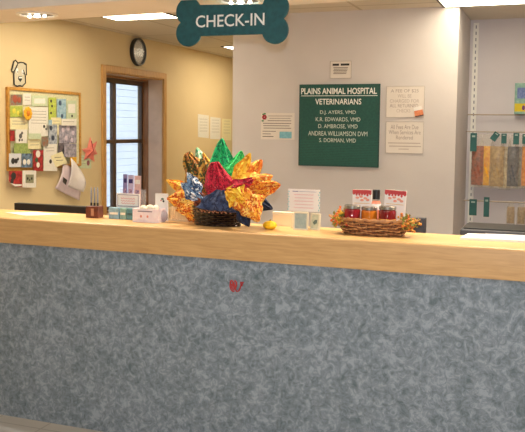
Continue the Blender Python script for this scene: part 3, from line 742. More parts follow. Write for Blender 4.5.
# white tray box with eggs/cotton, stamped card, grey bag
pL, pR = hit(134, 221.5, 2, ZT), hit(158.5, 223.2, 2, ZT)
wb_ = (pR.x - pL.x) / 2; xc = (pL.x + pR.x) / 2; yc = 0.245
hbx = hit(146, 209, 1, yc - .035).z - ZT
tb = thing('tissue_box', 'open white printed box with white puffs spilling on top', 'box', (xc, yc, ZT), 0.05)
bx = MB(); bx.box(-wb_, wb_, -.04, -.037, 0, hbx); bx.box(-wb_, wb_, .037, .04, 0, hbx); bx.box(-wb_, -wb_ + .003, -.037, .037, 0, hbx); bx.box(wb_ - .003, wb_, -.037, .037, 0, hbx); bx.box(-wb_ + .003, wb_ - .003, -.037, .037, 0, .003)
bx.build('carton', mat('box_print', (238, 228, 232), (232, 214, 220), scale=60), tb)
MB().box(-wb_ * .6, wb_ * .5, -.0408, -.04, hbx * .78, hbx * .86).build('printed_line', mat('slate_ink', (130, 120, 140)), tb)
for x in (-.35, .15): MB().ball((wb_ * x, -.0402, hbx * .45), .006, .0012, .007, 8, 6).build('printed_spot', mat('salmon_ink', (226, 150, 130)), tb)
pf = [(-.6, 0, .0), (-.15, .01, .004), (.25, -.012, .010), (.55, .01, .006), (-.35, -.02, .006), (.05, .02, .0)]
for i, (fx, fy, fz) in enumerate(pf):
    t = MB().ball((0, 0, 0), .0165, .0165, .0155, 14, 10, fn=lambda a, th: 1 + .07 * math.sin(3 * a + i) * math.sin(2 * th)).build('cotton_ball', mat('cotton', (246, 238, 216), (238, 228, 200), rough=0.95, bump=.4), loc=(xc + fx * wb_ * .85, yc + fy, ZT + hbx + fz - .004), smooth=True)
    tag(t, 'white cotton puff heaped in the open white box', 'cotton ball', 'cotton puffs in the white box')
cA, cB_ = hit(153.5, 208, 1, 0.285), hit(166.5, 194, 1, 0.285)
sc_ = thing('stamped_card', 'white upright card with a small dark leafy print beside the cotton', 'card', ((cA.x + cB_.x) / 2, 0.305, ZT), 0)
q = (cB_.x - cA.x) / 2; zt = cB_.z - ZT
MB().box(-q, q, -.001, .001, 0, zt).build('card', M_paper, sc_, bevel=.0004)
MB().ball((.004, -.001, zt * .80), .009, .001, .005, 8, 6).build('leaf_print', mat('leaf_ink', (70, 110, 80)), sc_)
MB().ball((.010, -.001, zt * .72), .006, .001, .006, 8, 6).build('dark_print', M_inkd, sc_)
MB().ball((-.004, -.001, zt * .74), .005, .001, .004, 8, 6).build('red_print', M_redink, sc_)
gA, gB = hit(160.5, 221, 2, ZT), hit(173, 221, 2, ZT)
gb = thing('plastic_packet', 'crinkled clear grey packet beside the white box', 'packet', ((gA.x + gB.x) / 2, 0.262, ZT), 0.1)
MB().ball((0, 0, .031), (gB.x - gA.x) / 2, .027, .031, 18, 12, fn=lambda a, th: 1 + .10 * math.sin(5 * a + 2 * th)).build('film', glass('grey_film', (210, 206, 216), alpha=.5, rough=.25), gb, smooth=True)
MB().ball((.0, .0, .024), .02, .016, .02, 14, 10, fn=lambda a, th: 1 + .15 * math.sin(4 * a + 3 * th)).build('contents', mat('packet_fill', (120, 110, 140), (200, 150, 140), scale=70), gb, smooth=True)

# cream slatted tray behind the autumn basket
pA, pB = hit(168, 219, 1, .34), hit(205, 219, 1, .34)
zt = hit(180, 207.5, 1, .34).z - ZT
ct = thing('ribbed_tray', 'cream ribbed tray partly hidden left of the dark flower basket', 'tray', ((pA.x + pB.x) / 2, .355, ZT))
q = (pB.x - pA.x) / 2
m_ = MB(); m_.box(-q, q, -.02, .02, 0, .006); m_.box(-q, q, .016, .02, .006, zt); m_.box(-q, q, -.02, -.016, zt - .008, zt); 
for i in range(16): x = -q + i * (2 * q - .006) / 15; m_.box(x, x + .006, -.02, -.016, .006, zt - .008)
m_.build('slats', mat('cream_plastic', (226, 200, 160), (216, 188, 146)), ct, bevel=.0008)

# ------------------------------------------------------------------ dark woven basket with bandanas
bx0, bx1 = -1.706, -1.45; BX, BY = (bx0 + bx1) / 2, 0.265
BX += .004
vz = thing('dark_basket', 'glossy dark brown woven basket holding the folded bandanas', 'basket', (BX, BY, ZT))
def weave(mb, rows, nst, rx, ry, h, prof, amp, r):
    for j in range(rows):
        u = (j + .5) / rows; k_ = prof(u)
        pts = []
        n = nst * 4
        for i in range(n):
            a = 2 * PI * i / n; off = amp * math.sin(nst / 2 * a + (PI if j % 2 else 0))
            pts.append(((rx * k_ + off) * math.cos(a), (ry * k_ + off) * math.sin(a), u * h))
        mb.tube(pts, r, 6, closed=True)
vp = lambda u: 0.90 + 0.10 * math.sin(min(1, u * 1.25) * PI / 2)
M_dkw = mat('dark_wicker', (34, 18, 16), (16, 8, 8), scale=40, rough=0.12, coat=.9, bump=.15)
VH = 0.088
m_ = MB(); weave(m_, 9, 24, .128, .068, VH, vp, .0022, .0058); m_.build('woven_side', M_dkw, vz, smooth=True)
MB().lathe([(0.0, .002), (.89, .002), (.97, .05), (.99, VH), (.955, VH), (.93, .05), (.85, .01), (0, .01)], 40, sx=.124, sy=.064).build('liner', M_dkw, vz, smooth=True)
MB().tube([(.131 * math.cos(2 * PI * i / 40), .071 * math.sin(2 * PI * i / 40), VH + .002) for i in range(40)], .007, 8, closed=True).build('rim', M_dkw, vz, smooth=True)
gl = MB()
for i in range(30):
    a = -PI / 2 + (i - 14) * .045; rr = 1.04
    z = VH - .012 + .006 * math.sin(i * 1.7)
    gl.ball((.128 * rr * math.cos(a) + .01, .068 * rr * math.sin(a) - .003, z), .0055, .002, .004, 8, 6)
gl.build('gold_trim', mat('gold_thread', (214, 150, 110), (150, 80, 50), scale=90, rough=.3, metal=.3), vz, smooth=True)

def fabric(name, cols, scale=55):
    m = bpy.data.materials.new(name); m.use_nodes = True
    N = m.node_tree.nodes; L = m.node_tree.links; b = N['Principled BSDF']; b.inputs['Roughness'].default_value = .8
    tc = N.new('ShaderNodeTexCoord'); vo = N.new('ShaderNodeTexVoronoi'); vo.inputs['Scale'].default_value = scale
    nz = N.new('ShaderNodeTexNoise'); nz.inputs['Scale'].default_value = scale * 1.0; nz.inputs['Detail'].default_value = 3
    mx = N.new('ShaderNodeMath'); mx.operation = 'MULTIPLY_ADD'; mx.inputs[1].default_value = .35
    sp = N.new('ShaderNodeSeparateColor')
    L.new(tc.outputs['Object'], vo.inputs['Vector']); L.new(tc.outputs['Object'], nz.inputs['Vector'])
    L.new(vo.outputs['Color'], sp.inputs[0]); L.new(sp.outputs[0], mx.inputs[0]); L.new(nz.outputs['Fac'], mx.inputs[2])
    cr = N.new('ShaderNodeValToRGB'); cr.color_ramp.interpolation = 'CONSTANT'
    n = len(cols); e = cr.color_ramp.elements; e[0].position = 0; e[0].color = lin(cols[0]); e[1].position = .92; e[1].color = lin(cols[-1])
    for i in range(1, n - 1): k_ = e.new(.42 + .5 * (i - 1) / max(1, n - 2)); k_.color = lin(cols[i])
    L.new(mx.outputs[0], cr.inputs['Fac']); L.new(cr.outputs['Color'], b.inputs['Base Color'])
    return m
FB = dict(
    green=fabric('green_bandana', [(20, 150, 90), (40, 196, 120), (14, 130, 84), (120, 220, 150)], 70),
    green2=fabric('bright_green_bandana', [(50, 200, 110), (90, 226, 130), (30, 170, 90), (150, 230, 130)], 80),
    mint=fabric('mint_bandana', [(120, 190, 150), (190, 220, 180), (60, 150, 120), (220, 220, 160)], 70),
    olive=fabric('autumn_leaf_bandana', [(92, 84, 40), (168, 100, 40), (60, 66, 30), (200, 150, 60), (130, 60, 30)], 55),
    red=fabric('red_bandana', [(186, 24, 50), (210, 44, 70), (140, 14, 36), (230, 110, 120)], 90),
    orange=fabric('orange_bandana', [(236, 140, 40), (246, 180, 60), (206, 90, 26), (250, 210, 110), (156, 66, 26)], 55),
    orange2=fabric('amber_bandana', [(244, 174, 50), (250, 200, 80), (226, 120, 36), (252, 226, 140)], 50),
    yellow=fabric('yellow_bandana', [(240, 190, 40), (250, 214, 80), (226, 160, 30), (252, 230, 140)], 40),
    navy=fabric('navy_bandana', [(24, 34, 60), (34, 46, 76), (18, 26, 50), (60, 74, 104)], 60),
    denim=fabric('denim_bandana', [(44, 54, 84), (60, 72, 104), (34, 42, 70), (84, 96, 128)], 60),
    blue=fabric('blue_white_bandana', [(222, 228, 236), (140, 170, 200), (50, 74, 110), (240, 242, 246), (110, 140, 180)], 45),
    brown=fabric('rust_bandana', [(110, 50, 26), (150, 74, 34), (80, 34, 20), (190, 110, 50)], 60))
def bandana(key, base, tip, width, depth, label, tipy=None, fold=3, shape=.5, seed=0, bulge=.012, wtip=.0):
    """a square of cloth gathered at the basket, fanning out to a corner"""
    B = hit(base[0], base[1], 1, depth + .0); T = hit(tip[0], tip[1], 1, tipy if tipy is not None else depth)
    k_ = (depth + 3.3) / F * 1.13
    W_ = width * k_ / 2
    ax = (T - B); ln = ax.length; ax.normalize()
    cam = (CAMPOS - B).normalized(); S = ax.cross(cam).normalized(); Nn = S.cross(ax).normalized()
    if Nn.dot(cam) < 0: Nn = -Nn
    t = thing('bandana', label, 'bandana', B, 0, 'folded bandanas fanned out of the dark basket')
    rnd = random.Random(seed)
    ph = rnd.random() * 6; ph2 = rnd.random() * 6
    def fn(u, v):
        s = v * 2 - 1
        wid = (.22 + .78 * (u / shape) ** .8) if u < shape else wtip + (1 - wtip) * ((1 - u) / (1 - shape)) ** .85
        wid *= 1 + .10 * math.sin(9 * u + ph) * (1 if s > 0 else -1) + (.13 * math.sin(19 * u + ph2 + s) * abs(s) if key in ('olive', 'orange', 'orange2', 'yellow', 'blue') else 0)
        p = ax * (ln * u) + S * (W_ * wid * s + .006 * math.sin(4 * u + ph2) * u)
        z = bulge * math.sin(PI * u) * (1 - s * s) + .009 * math.cos(fold * PI * s + ph) * (.4 + .6 * wid) - .012 * s * s * wid
        z += .004 * math.sin(11 * u + 5 * s + ph2)
        return p + Nn * z
    MB().grid(fn, 26, 18).build('cloth', FB[key], t, smooth=True, solid=.0012)
    return t
bl = [
 ('orange2', (214, 204), (166, 181), 20, .36, 'amber bandana tip pointing out at upper left of the basket', .34),
 ('orange', (214, 204), (167, 199), 34, .29, 'orange leaf-print bandana drooping at the lower left', .27),
 ('orange', (212, 210), (176, 210), 22, .25, 'orange leaf-print bandana lowest on the left, over the cream tray', .25),
 ('mint', (214, 190), (196, 148), 20, .37, 'mint green bandana peeking behind the brown leaf-print one', .38),
 ('orange2', (216, 190), (204, 152), 12, .36, 'thin orange bandana between the mint and green ones', .36),
 ('olive', (213, 205), (186, 153), 30, .31, 'dark olive and brown leaf-print bandana rising at upper left', .33),
 ('olive', (214, 204), (202, 158), 22, .29, 'brown leaf-print bandana left of the red one', .30),
 ('green', (219, 198), (223.5, 138.5), 30, .34, 'tall deep green bandana, highest in the basket', .36),
 ('green2', (229, 192), (242, 151), 26, .30, 'bright green bandana right of the tallest green one', .34),
 ('orange2', (233, 200), (262, 160), 27, .30, 'orange bandana pointing up at upper right', .33),
 ('yellow', (232, 200), (250, 153), 21, .275, 'yellow and orange bandana behind the red one', .31),
 ('orange', (230, 196), (280, 184), 26, .27, 'long orange bandana reaching farthest right', .22),
 ('orange2', (236, 192), (272, 175), 22, .25, 'amber bandana above the longest orange one', .24),
 ('navy', (238, 192), (273, 208), 20, .28, 'navy bandana pointing down at far right', .27),
 ('blue', (203, 200), (180, 184), 16, .225, 'blue and white bandana at left of the basket', .19),
 ('blue', (200, 198), (188, 172), 15, .23, 'blue and white bandana standing beside the brown leaf-print one', .22),
 ('brown', (208, 210), (196, 190), 18, .235, 'rust brown bandana at the left rim of the basket', .23),
 ('red', (220, 204), (214, 162), 29, .215, 'dark red bandana in the middle of the basket', .22),
 ('red', (222, 196), (252, 178), 15, .205, 'crimson bandana strip pointing right across the middle', .17),
 ('denim', (221, 190), (219, 211), 46, .195, 'dark blue bandana spread over the front rim', .155),
 ('yellow', (226, 190), (246, 200), 26, .175, 'yellow bandana curling at front centre', .14),
 ('navy', (236, 198), (250, 226), 17, .17, 'navy bandana hanging over the right rim of basket', .15),
 ('orange', (240, 188), (258, 222), 30, .165, 'orange leaf-print bandana hanging lowest at right', .14),
]
shp = {19: .92, 21: .6, 22: .45}
for i, (key, base, tip, wd, dp_, lab, ty) in enumerate(bl):
    bandana(key, base, tip, wd, dp_, lab, ty, seed=i, shape=shp.get(i, .5), wtip=.55 if i == 19 else (.25 if key in ('red', 'olive') else .06), fold=2 + i % 3)

# little yellow pumpkin
pp = hit(271.5, 228.5, 2, ZT)
pk = thing('mini_pumpkin', 'tiny yellow ribbed pumpkin on the counter right of the dark basket', 'pumpkin', (pp.x, .235, ZT))
MB().ball((0, 0, .019), .036, .034, .021, 48, 14, fn=lambda a, th: 1 - .09 * abs(math.sin(5 * a)) * math.sin(th)).build('body', mat('pumpkin_yellow', (248, 206, 40), (236, 184, 28), scale=30, rough=.4), pk, smooth=True)
MB().tube([(0, 0, .036), (.002, 0, .043), (.006, 0, .048)], .004, 6, rr=[.005, .0035, .003]).build('stem', mat('stem_brown', (150, 120, 50)), pk, smooth=True)
# cream box
a_, b2 = hit(272.5, 224, 1, .37), hit(293, 224, 1, .37); zt = hit(282, 212.2, 1, .37).z - ZT
cbx = thing('cream_box', 'low cream card box between the pumpkin and the small framed clock', 'box', ((a_.x + b2.x) / 2, .39, ZT))
q = (b2.x - a_.x) / 2
MB().box(-q, q, -.02, .015, 0, zt - .012).build('tray', mat('cream_card', (240, 222, 184), (234, 214, 174)), cbx, bevel=.001)
MB().box(-q - .001, q + .001, -.021, .016, zt - .0115, zt).build('lid', M_cream, cbx, bevel=.001)

# card on stand + two framed pieces
a_, b2 = hit(288, 210.5, 1, .325), hit(320, 190, 1, .325)
cd = thing('message_card', 'white card with aqua dotted sides and pink handwriting on the counter', 'card', ((a_.x + b2.x) / 2, .325, ZT))
q = (b2.x - a_.x) / 2; zb, zt = a_.z - ZT, b2.z - ZT
MB().box(-q, q, -.0015, .0015, zb, zt).build('card', M_paper, cd)
cq = MB()
for sx in (-1, 1):
    for i in range(8):
        z = zb + .004 + i * (zt - zb - .008) / 8
        cq.box(sx * q * .97 - .004 + (.004 if i % 2 else 0), sx * q * .97 + (.004 if i % 2 else 0), -.0024, -.0015, z, z + .007)
cq.build('aqua_checks', mat('aqua_ink', (90, 196, 206)), cd)
pl_ = MB()
for k_ in range(5):
    z = zb + (zt - zb) * (.16 + .15 * k_); ind = q * (.62 - .06 * (k_ % 2))
    pl_.tube([(-ind + i * ind * 2 / 24, -.0024, z + .0025 * math.sin(i * 1.9 + k_ * 2)) for i in range(25)], .0009, 5)
pl_.build('pink_writing', M_redink, cd)
pl_ = MB().box(-q * .72, -q * .35, -.0024, -.0015, zt - .012, zt - .009); pl_.box(-q * .3, q * .8, -.0024, -.0015, zt - .0115, zt - .0102)
pl_.build('heading', mat('blue_ink', (80, 90, 150)), cd)
MB().box(-q * .75, -q * .72, -.0012, .0012, 0, zb).build('stand_leg', M_clear, cd)
MB().box(q * .72, q * .75, -.0012, .0012, 0, zb).build('stand_leg', M_clear, cd)
MB().box(-q * .8, q * .8, -.015, .02, 0, .002).build('stand_base', M_clear, cd)
def small_frame(x0_, x1_, yt, Y, rz, label, mf, mp_, yb=228.5, loz=False):
    a_, b2 = hit(x0_, yb, 1, Y), hit(x1_, yb, 1, Y); q = (b2.x - a_.x) / 2; zt = hit((x0_ + x1_) / 2, yt, 1, Y).z - ZT
    t = thing('desk_frame', label, 'frame', ((a_.x + b2.x) / 2, Y, ZT), rz, rx=math.radians(-6)); g = .0075
    f = MB(); f.box(-q, -q + g, 0, .012, 0, zt); f.box(q - g, q, 0, .012, 0, zt); f.box(-q + g, q - g, 0, .012, 0, g); f.box(-q + g, q - g, 0, .012, zt - g, zt)
    f.build('frame', mf, t, bevel=.0015)
    MB().box(-q + g, q - g, .003, .011, g, zt - g).build('picture', mp_, t)
    if loz: MB().prism([(-.012, zt * .45), (0, zt * .62), (.014, zt * .62), (.012, zt * .42), (-.004, zt * .32)], .0018, .003).build('dark_motif', mat('motif', (96, 116, 108)), t)
    else:
        w = MB()
        for i in range(6): w.tube([(-q * .45 + i * q * .18, .0022, zt * .3 + .006 * math.sin(i)), (-q * .45 + i * q * .18 + .004, .0022, zt * .65)], .0012, 5)
        w.build('etched_lines', mat('motif2', (140, 164, 164)), t)
    MB().box(-.01, .01, .012, .03, 0, .004).build('stand_foot', mf, t)
    return t
small_frame(293, 307.5, 212, .262, .08, 'square silver frame with grey-green picture on the counter', mat('silver_frame', (218, 212, 190), (206, 200, 176), rough=.3), mat('etched', (164, 180, 176), (148, 166, 164), scale=50))
small_frame(308.5, 319.5, 213.5, .29, -.35, 'smaller angled pale frame with dark motif right of the square one', MATS['silver_frame'], mat('pale_pic', (206, 208, 186), (180, 190, 170), scale=60), loz=True)

# ------------------------------------------------------------------ wicker gift basket
gx, gy = -.788, .262
gk = thing('wicker_gift_basket', 'shallow oval brown wicker basket holding jars and cards on counter', 'basket', (gx, gy, ZT), 0.0)
RXb, RYb, HB = .164, .085, .068
M_wk = mat('brown_wicker', (158, 104, 60), (110, 66, 36), scale=30, rough=.5, bump=.2, ramp=(.3, .7), extra=[(.5, (190, 140, 90))])
for par_, nm_, mm_ in ((0, 'dark_weave', mat('wicker_dark', (132, 80, 46), (84, 46, 26), scale=60, rough=.5)), (1, 'light_weave', mat('wicker_light', (206, 156, 104), (150, 98, 58), scale=60, rough=.5))):
    m_ = MB()
    for j in range(par_, 9, 2):
        u = (j + .5) / 9; k_ = .76 + .27 * u ** .6; pts = []
        for i in range(144):
            a = 2 * PI * i / 144; off = .0045 * math.sin(18 * a + PI * (j // 2 + par_))
            pts.append(((RXb * k_ + off) * math.cos(a), (RYb * k_ + off) * math.sin(a), u * HB + .0035 * math.sin(7 * a + j)))
        m_.tube(pts, .0040, 6, closed=True)
    m_.build(nm_, mm_, gk, smooth=True)
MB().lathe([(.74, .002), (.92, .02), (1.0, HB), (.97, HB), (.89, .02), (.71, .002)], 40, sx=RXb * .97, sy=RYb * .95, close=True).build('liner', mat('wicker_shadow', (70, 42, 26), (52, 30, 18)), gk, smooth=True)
st_ = MB()
for i in range(30):
    a = 2 * PI * i / 30
    st_.tube([(RXb * .76 * math.cos(a), RYb * .76 * math.sin(a), .002), (RXb * 1.02 * math.cos(a), RYb * 1.02 * math.sin(a), HB)], .0025, 5)
st_.build('stakes', M_wk, gk, smooth=True)
MB().lathe([(0, .001), (.76, .001), (.76, .008), (0, .008)], 32, sx=RXb, sy=RYb).build('base', M_wk, gk)
for k_, rr in ((0, .006), (PI, .006)):
    MB().tube([(RXb * 1.03 * math.cos(2 * PI * i / 60) + .003 * math.cos(2 * PI * i / 5 + k_), RYb * 1.03 * math.sin(2 * PI * i / 60), HB + .003 + .004 * math.sin(2 * PI * i / 5 + k_)) for i in range(60)], rr, 6, closed=True).build('braided_rim', mat('light_wicker', (186, 134, 84), (150, 100, 58), scale=40, rough=.5), gk, smooth=True)
for sx in (-1, 1):
    MB().tube([(sx * (RXb * .98 + .05 * math.sin(PI * i / 10)), -.03 + .06 * i / 10, HB - .01 + .02 * math.sin(PI * i / 10)) for i in range(11)], .005, 6).build('handle', M_wk, gk, smooth=True)
def garland(cx_, cy_, cz, rx_, rz_, label, seed, yellow):
    t = thing('autumn_garland', label, 'garland', (cx_, cy_, cz)); rnd = random.Random(seed)
    lv = MB(); berries = {0: MB(), 1: MB()}
    for i in range(170):
        a, b_, c2 = rnd.gauss(0, .42), rnd.gauss(0, .42), rnd.gauss(0, .42)
        p = Vector((a * rx_, b_ * .035, c2 * rz_ + (-.4 * a * rz_ if not yellow else .5 * a * rz_)))
        if cz + p.z < ZT + .006: p.z = ZT + .006 - cz
        if i % 2:
            berries[i % 4 // 2].ball(p, .0045 + rnd.random() * .003, n=8, m=6)
        else:
            d = Vector((rnd.uniform(-1, 1), rnd.uniform(-1, 1), rnd.uniform(-.3, 1))).normalized(); s = d.cross(Vector((0, 1, .3))).normalized() * .006; L2 = .02
            lv.add([p - d * L2 * .5, p + s, p + d * L2 * .5, p - s, p + Vector((0, -.003, 0))], [(0, 1, 4), (1, 2, 4), (2, 3, 4), (3, 0, 4), (0, 3, 2, 1)])
    o = lv.build('leaves', mat('leaf_green', (112, 124, 50), (150, 140, 60), scale=50), t); o['kind'] = 'stuff'
    o = berries[0].build('orange_berries', mat('berry_orange', (224, 130, 44), (206, 90, 34), scale=50), t, smooth=True); o['kind'] = 'stuff'
    o = berries[1].build('yellow_berries', mat('berry_yellow', (236, 192, 50), (206, 150, 40), scale=40) if yellow else mat('berry_amber', (214, 160, 60), (190, 84, 40), scale=50), t, smooth=True); o['kind'] = 'stuff'
garland(gx - .158, gy - .03, ZT + .076, .034, .040, 'yellow and orange berry garland on the left end of the wicker basket', 3, True)
garland(gx + .165, gy - .035, ZT + .064, .042, .036, 'orange berry and ivy garland on the right end of the wicker basket', 4, False)

def jar(px0, px1, top, mcol, label, y):
    a_, b2 = hit(px0, 215, 1, y), hit(px1, 215, 1, y); R = (b2.x - a_.x) / 2; zt = hit((px0 + px1) / 2, top, 1, y - R * .0).z
    h = 0.095; z0 = zt - h
    t = thing('jam_jar', label, 'jar', ((a_.x + b2.x) / 2, y, z0), 0, 'jars in the wicker basket')
    MB().lathe([(0, 0), (R * .9, 0), (R * .97, .006), (R * .97, h * .76), (R * .86, h * .83), (0, h * .83)], 28).build('contents', mcol, t, smooth=True)
    MB().lathe([(R * .86, h * .83), (R * .95, h * .85), (R * .95, h * .98), (R * .88, h), (0, h)], 32).build('lid', mat('silver_lid', (196, 190, 180), (150, 146, 138), scale=30, rough=.25, metal=.8), t, smooth=True)
    MB().lathe([(R * .99, h * .1), (R * .99, h * .4)], 28).build('label_wrap', mat('jar_label', (214, 176, 60), (190, 60, 40), scale=45), t, smooth=True)
jar(344, 360.5, 205, mat('red_jam', (150, 22, 34), (120, 12, 24), rough=.08, coat=.8), 'red jar with silver lid at the left of the wicker basket', .235)
jar(361, 377.5, 206.5, mat('orange_jam', (216, 130, 30), (190, 96, 20), rough=.08, coat=.8), 'orange jar with silver lid in the middle of the wicker basket', .25)
jar(378.5, 396.5, 206, mat('dark_jam', (140, 26, 26), (104, 14, 18), rough=.08, coat=.8), 'dark red jar with silver lid at the right of the wicker basket', .24)
# bottle
a_, b2 = hit(371.5, 200, 1, .3), hit(381, 200, 1, .3); R = (b2.x - a_.x) / 2
z_t = hit(376, 189.5, 1, .3).z; bz = ZT + .012; H = z_t - bz
bt = thing('lotion_bottle', 'small pink-labelled bottle with black cap standing in the wicker basket', 'bottle', ((a_.x + b2.x) / 2, .3, bz))
MB().lathe([(0, 0), (R * .95, 0), (R, .005), (R, H * .66), (R * .75, H * .73), (0, H * .73)], 28).build('body', mat('pink_lotion', (236, 150, 120), (226, 130, 100), rough=.3), bt, smooth=True)
MB().lathe([(R * 1.02, H * .52), (R * 1.02, H * .66)], 28).build('label_wrap', M_paper, bt, smooth=True)
MB().lathe([(R * .75, H * .765), (R * .78, H * .99), (R * .7, H), (0, H)], 24).build('cap', M_black, bt, smooth=True)
# three gift cards
def gcard(x0_, x1_, yt, y, label, rz, lean):
    a_, b2 = hit(x0_, 200, 1, y), hit(x1_, 200, 1, y); q = (b2.x - a_.x) / 2; z_t = hit((x0_ + x1_) / 2, yt, 1, y).z; z0 = ZT + .012; h = z_t - z0
    t = thing('treat_packet', label, 'packet', ((a_.x + b2.x) / 2, y, z0), rz, 'red and white packets in the wicker basket', ry=lean)
    MB().box(-q, q, -.004, .004, 0, h).build('packet', M_paper, t, bevel=.001)
    b_ = MB(); zz = h * .90
    b_.box(-q, q, -.0048, -.004, zz, h)
    for i in range(7): b_.ball((-q + (i + .5) * 2 * q / 7, -.004, zz - .002 * (i % 3)), .0055, .0009, .005 + .003 * (i % 2), 8, 6)
    b_.build('red_band', mat('packet_red', (200, 70, 70), (180, 44, 50), scale=60), t)
    p2 = MB()
    for i, (x, z) in enumerate(((-.5, .80), (-.1, .83), (.35, .79), (.0, .74), (.6, .75))): p2.ball((x * q, -.004, z * h), .009, .0009, .006, 8, 6)
    p2.build('pink_motif', mat('packet_pink', (236, 178, 150), (226, 140, 120), scale=90), t)
    MB().box(-q * .8, q * .8, -.0046, -.004, h * .655, h * .668).build('yellow_line', mat('pk_y', (220, 180, 90)), t)
    return t
gcard(353, 372, 189.8, .325, 'red and white packet behind the jars at left of bottle', .0, -.01)
gcard(383, 404.5, 190.2, .318, 'red and white packet at the right, beside the ivy garland', .0, .05)

# ------------------------------------------------------------------ recess: rails, rods, bags, tags
sx_ = -0.655
def standard(x0_, label):
    sr = thing('slotted_rail', label, 'shelf rail', (x0_, YR, 0.8))
    hh = 2.415 - .8
    m_ = MB(); m_.box(-.021, .021, -.003, 0, 0, hh); m_.box(-.021, -.018, -.012, -.003, 0, hh); m_.box(.018, .021, -.012, -.003, 0, hh)
    m_.build('channel', M_white, sr)
    m_ = MB()
    for i in range(int(hh / .05)): m_.box(-.004, .004, -.0036, -.003, .02 + i * .05, .045 + i * .05)
    m_.build('slots', mat('slot_dark', (126, 128, 144)), sr)
standard(-.66, 'tall white slotted shelf rail in the recess beside the grey wall')
def rod(z, y, r, label, name='hanging_rod'):
    t = thing(name, label, 'rod', (-.70, y, z))
    MB().tube([(.0, 0, 0), (1.98, 0, 0)], r, 10).build('bar', mat('dull_steel', (176, 162, 146), (158, 146, 132), rough=.4, metal=.3), t, smooth=True)
    for x in (.065, 1.25):
        MB().tube([(x, 0, 0), (x, YR - y - .013, 0)], .004, 8).build('bracket', M_chrome, t)
    return t
rod(1.681, 3.24, .0055, 'topmost thin metal rod in the recess, above the bags')
rod(1.545, 3.16, .0045, 'middle metal rod from which the treat bags hang')
rod(1.000, 3.12, .0055, 'lowest metal rod in the recess, with two green tags')

def fill(name, a, b_, s=45): return mat('fill_' + name, a, b_, scale=s, rough=.6, bump=.5, bscale=50)
FIL = [((477.5), 12, 187, fill('rust', (170, 84, 56), (116, 50, 36)), 'rust brown treats, leftmost in the recess'),
       ((486.5), 15, 187.5, fill('yellow', (250, 190, 30), (232, 150, 20)), 'bright yellow treats'),
       ((497), 14, 188.5, fill('tan', (190, 160, 110), (150, 120, 80)), 'tan treats right of the yellow ones'),
       ((505.5), 11, 190, fill('cream', (206, 192, 160), (170, 150, 116)), 'pale cream treats'),
       ((513), 11, 188.5, fill('slate', (92, 96, 108), (60, 62, 74)), 'dark slate treats'),
       ((520), 11, 188.5, fill('grey', (150, 146, 136), (120, 116, 104)), 'grey treats beside the slate ones'),
       ((528), 12, 188, fill('orange', (230, 150, 60), (200, 110, 40)), 'orange treats at the right edge')]
M_film = glass('bag_film', (236, 226, 208), alpha=.16, rough=.22)
def pillow(mb, w_, h, d, top, bumps=0, seed=0, taper=.0):
    rnd = random.Random(seed); ph = rnd.random() * 6
    nu, nv = 16, 10
    for side in (-1, 1):
        def fn(u, v, side=side):
            s = v * 2 - 1
            prof = max(0, math.sin(PI * min(1, u * 1.0))) ** .6 * (1 - abs(s) ** 2.6)
            pinch = 1 - .45 * math.exp(-((1 - u) / .16) ** 2) if taper else 1
            bx = 1 + bumps * .5 * math.sin(17 * u + 9 * s + ph)
            return (s * w_ / 2 * pinch * (1 + .03 * math.sin(9 * u + ph)), side * d / 2 * prof * bx, top - h * (1 - u))
        mb.grid(fn, nu, nv)
def treat_bag(px, w, pyb, m, lab, i):
    y = 3.143 + .034 * (i % 2); c_ = hit(px, 160, 1, y); zb = hit(px, pyb, 1, y).z; zr = 1.545
    ww = w * (y + 3.3) / F * 1.0; Hh = zr - .02 - zb
    t = thing('treat_bag', 'clear bag of ' + lab, 'treat bag', (c_.x, y, zr), 0, 'treat bags hanging on the middle rod', ry=0)
    mb = MB(); pillow(mb, ww * .9, Hh * .74, .03, -.02 - Hh * .22 , .25, i); mb.build('treats', m, t, smooth=True)
    mb = MB(); pillow(mb, ww, Hh, .032, -.02, .08, i + 20, taper=1); mb.build('film', M_film, t, smooth=True)
    MB().tube([(0, 0, -.022), (.002, 0, -.008)] + [(.0 + .009 * math.sin(a_), 0, .0 - .0085 * math.cos(a_)) for a_ in (.6, 1.2, 2, 2.8, 3.6, 4.4, 5.1)], .0013, 6).build('hook', M_chrome, t, smooth=True)
for i, (px, w, pyb, m, lab) in enumerate(FIL): treat_bag(px, w, pyb, m, lab, i)
# two small tan bags on lowest rod
for i, px in enumerate((511, 521.5)):
    c_ = hit(px, 205, 1, 3.12); zb = hit(px, 229, 1, 3.12).z
    t = thing('treat_bag', ('left', 'right')[i] + ' small tan bag hanging on the lowest rod', 'treat bag', (c_.x, 3.12, 1.0), 0, 'small bags on the lowest rod')
    mb = MB(); pillow(mb, .055, .13, .02, -.035, .3, i + 40); mb.build('treats', fill('sand', (176, 150, 116), (140, 116, 86)), t, smooth=True)
    mb = MB(); pillow(mb, .07, .18, .03, -.012, .1, i + 50, taper=1); mb.build('film', M_film, t, smooth=True)
    MB().tube([(0, 0, -.016), (.002, 0, -.009)] + [(.0095 * math.sin(a_), 0, -.0095 * math.cos(a_)) for a_ in (.6, 1.2, 2, 2.8, 3.6, 4.4, 5.1)], .0013, 6).build('hook', M_chrome, t, smooth=True)
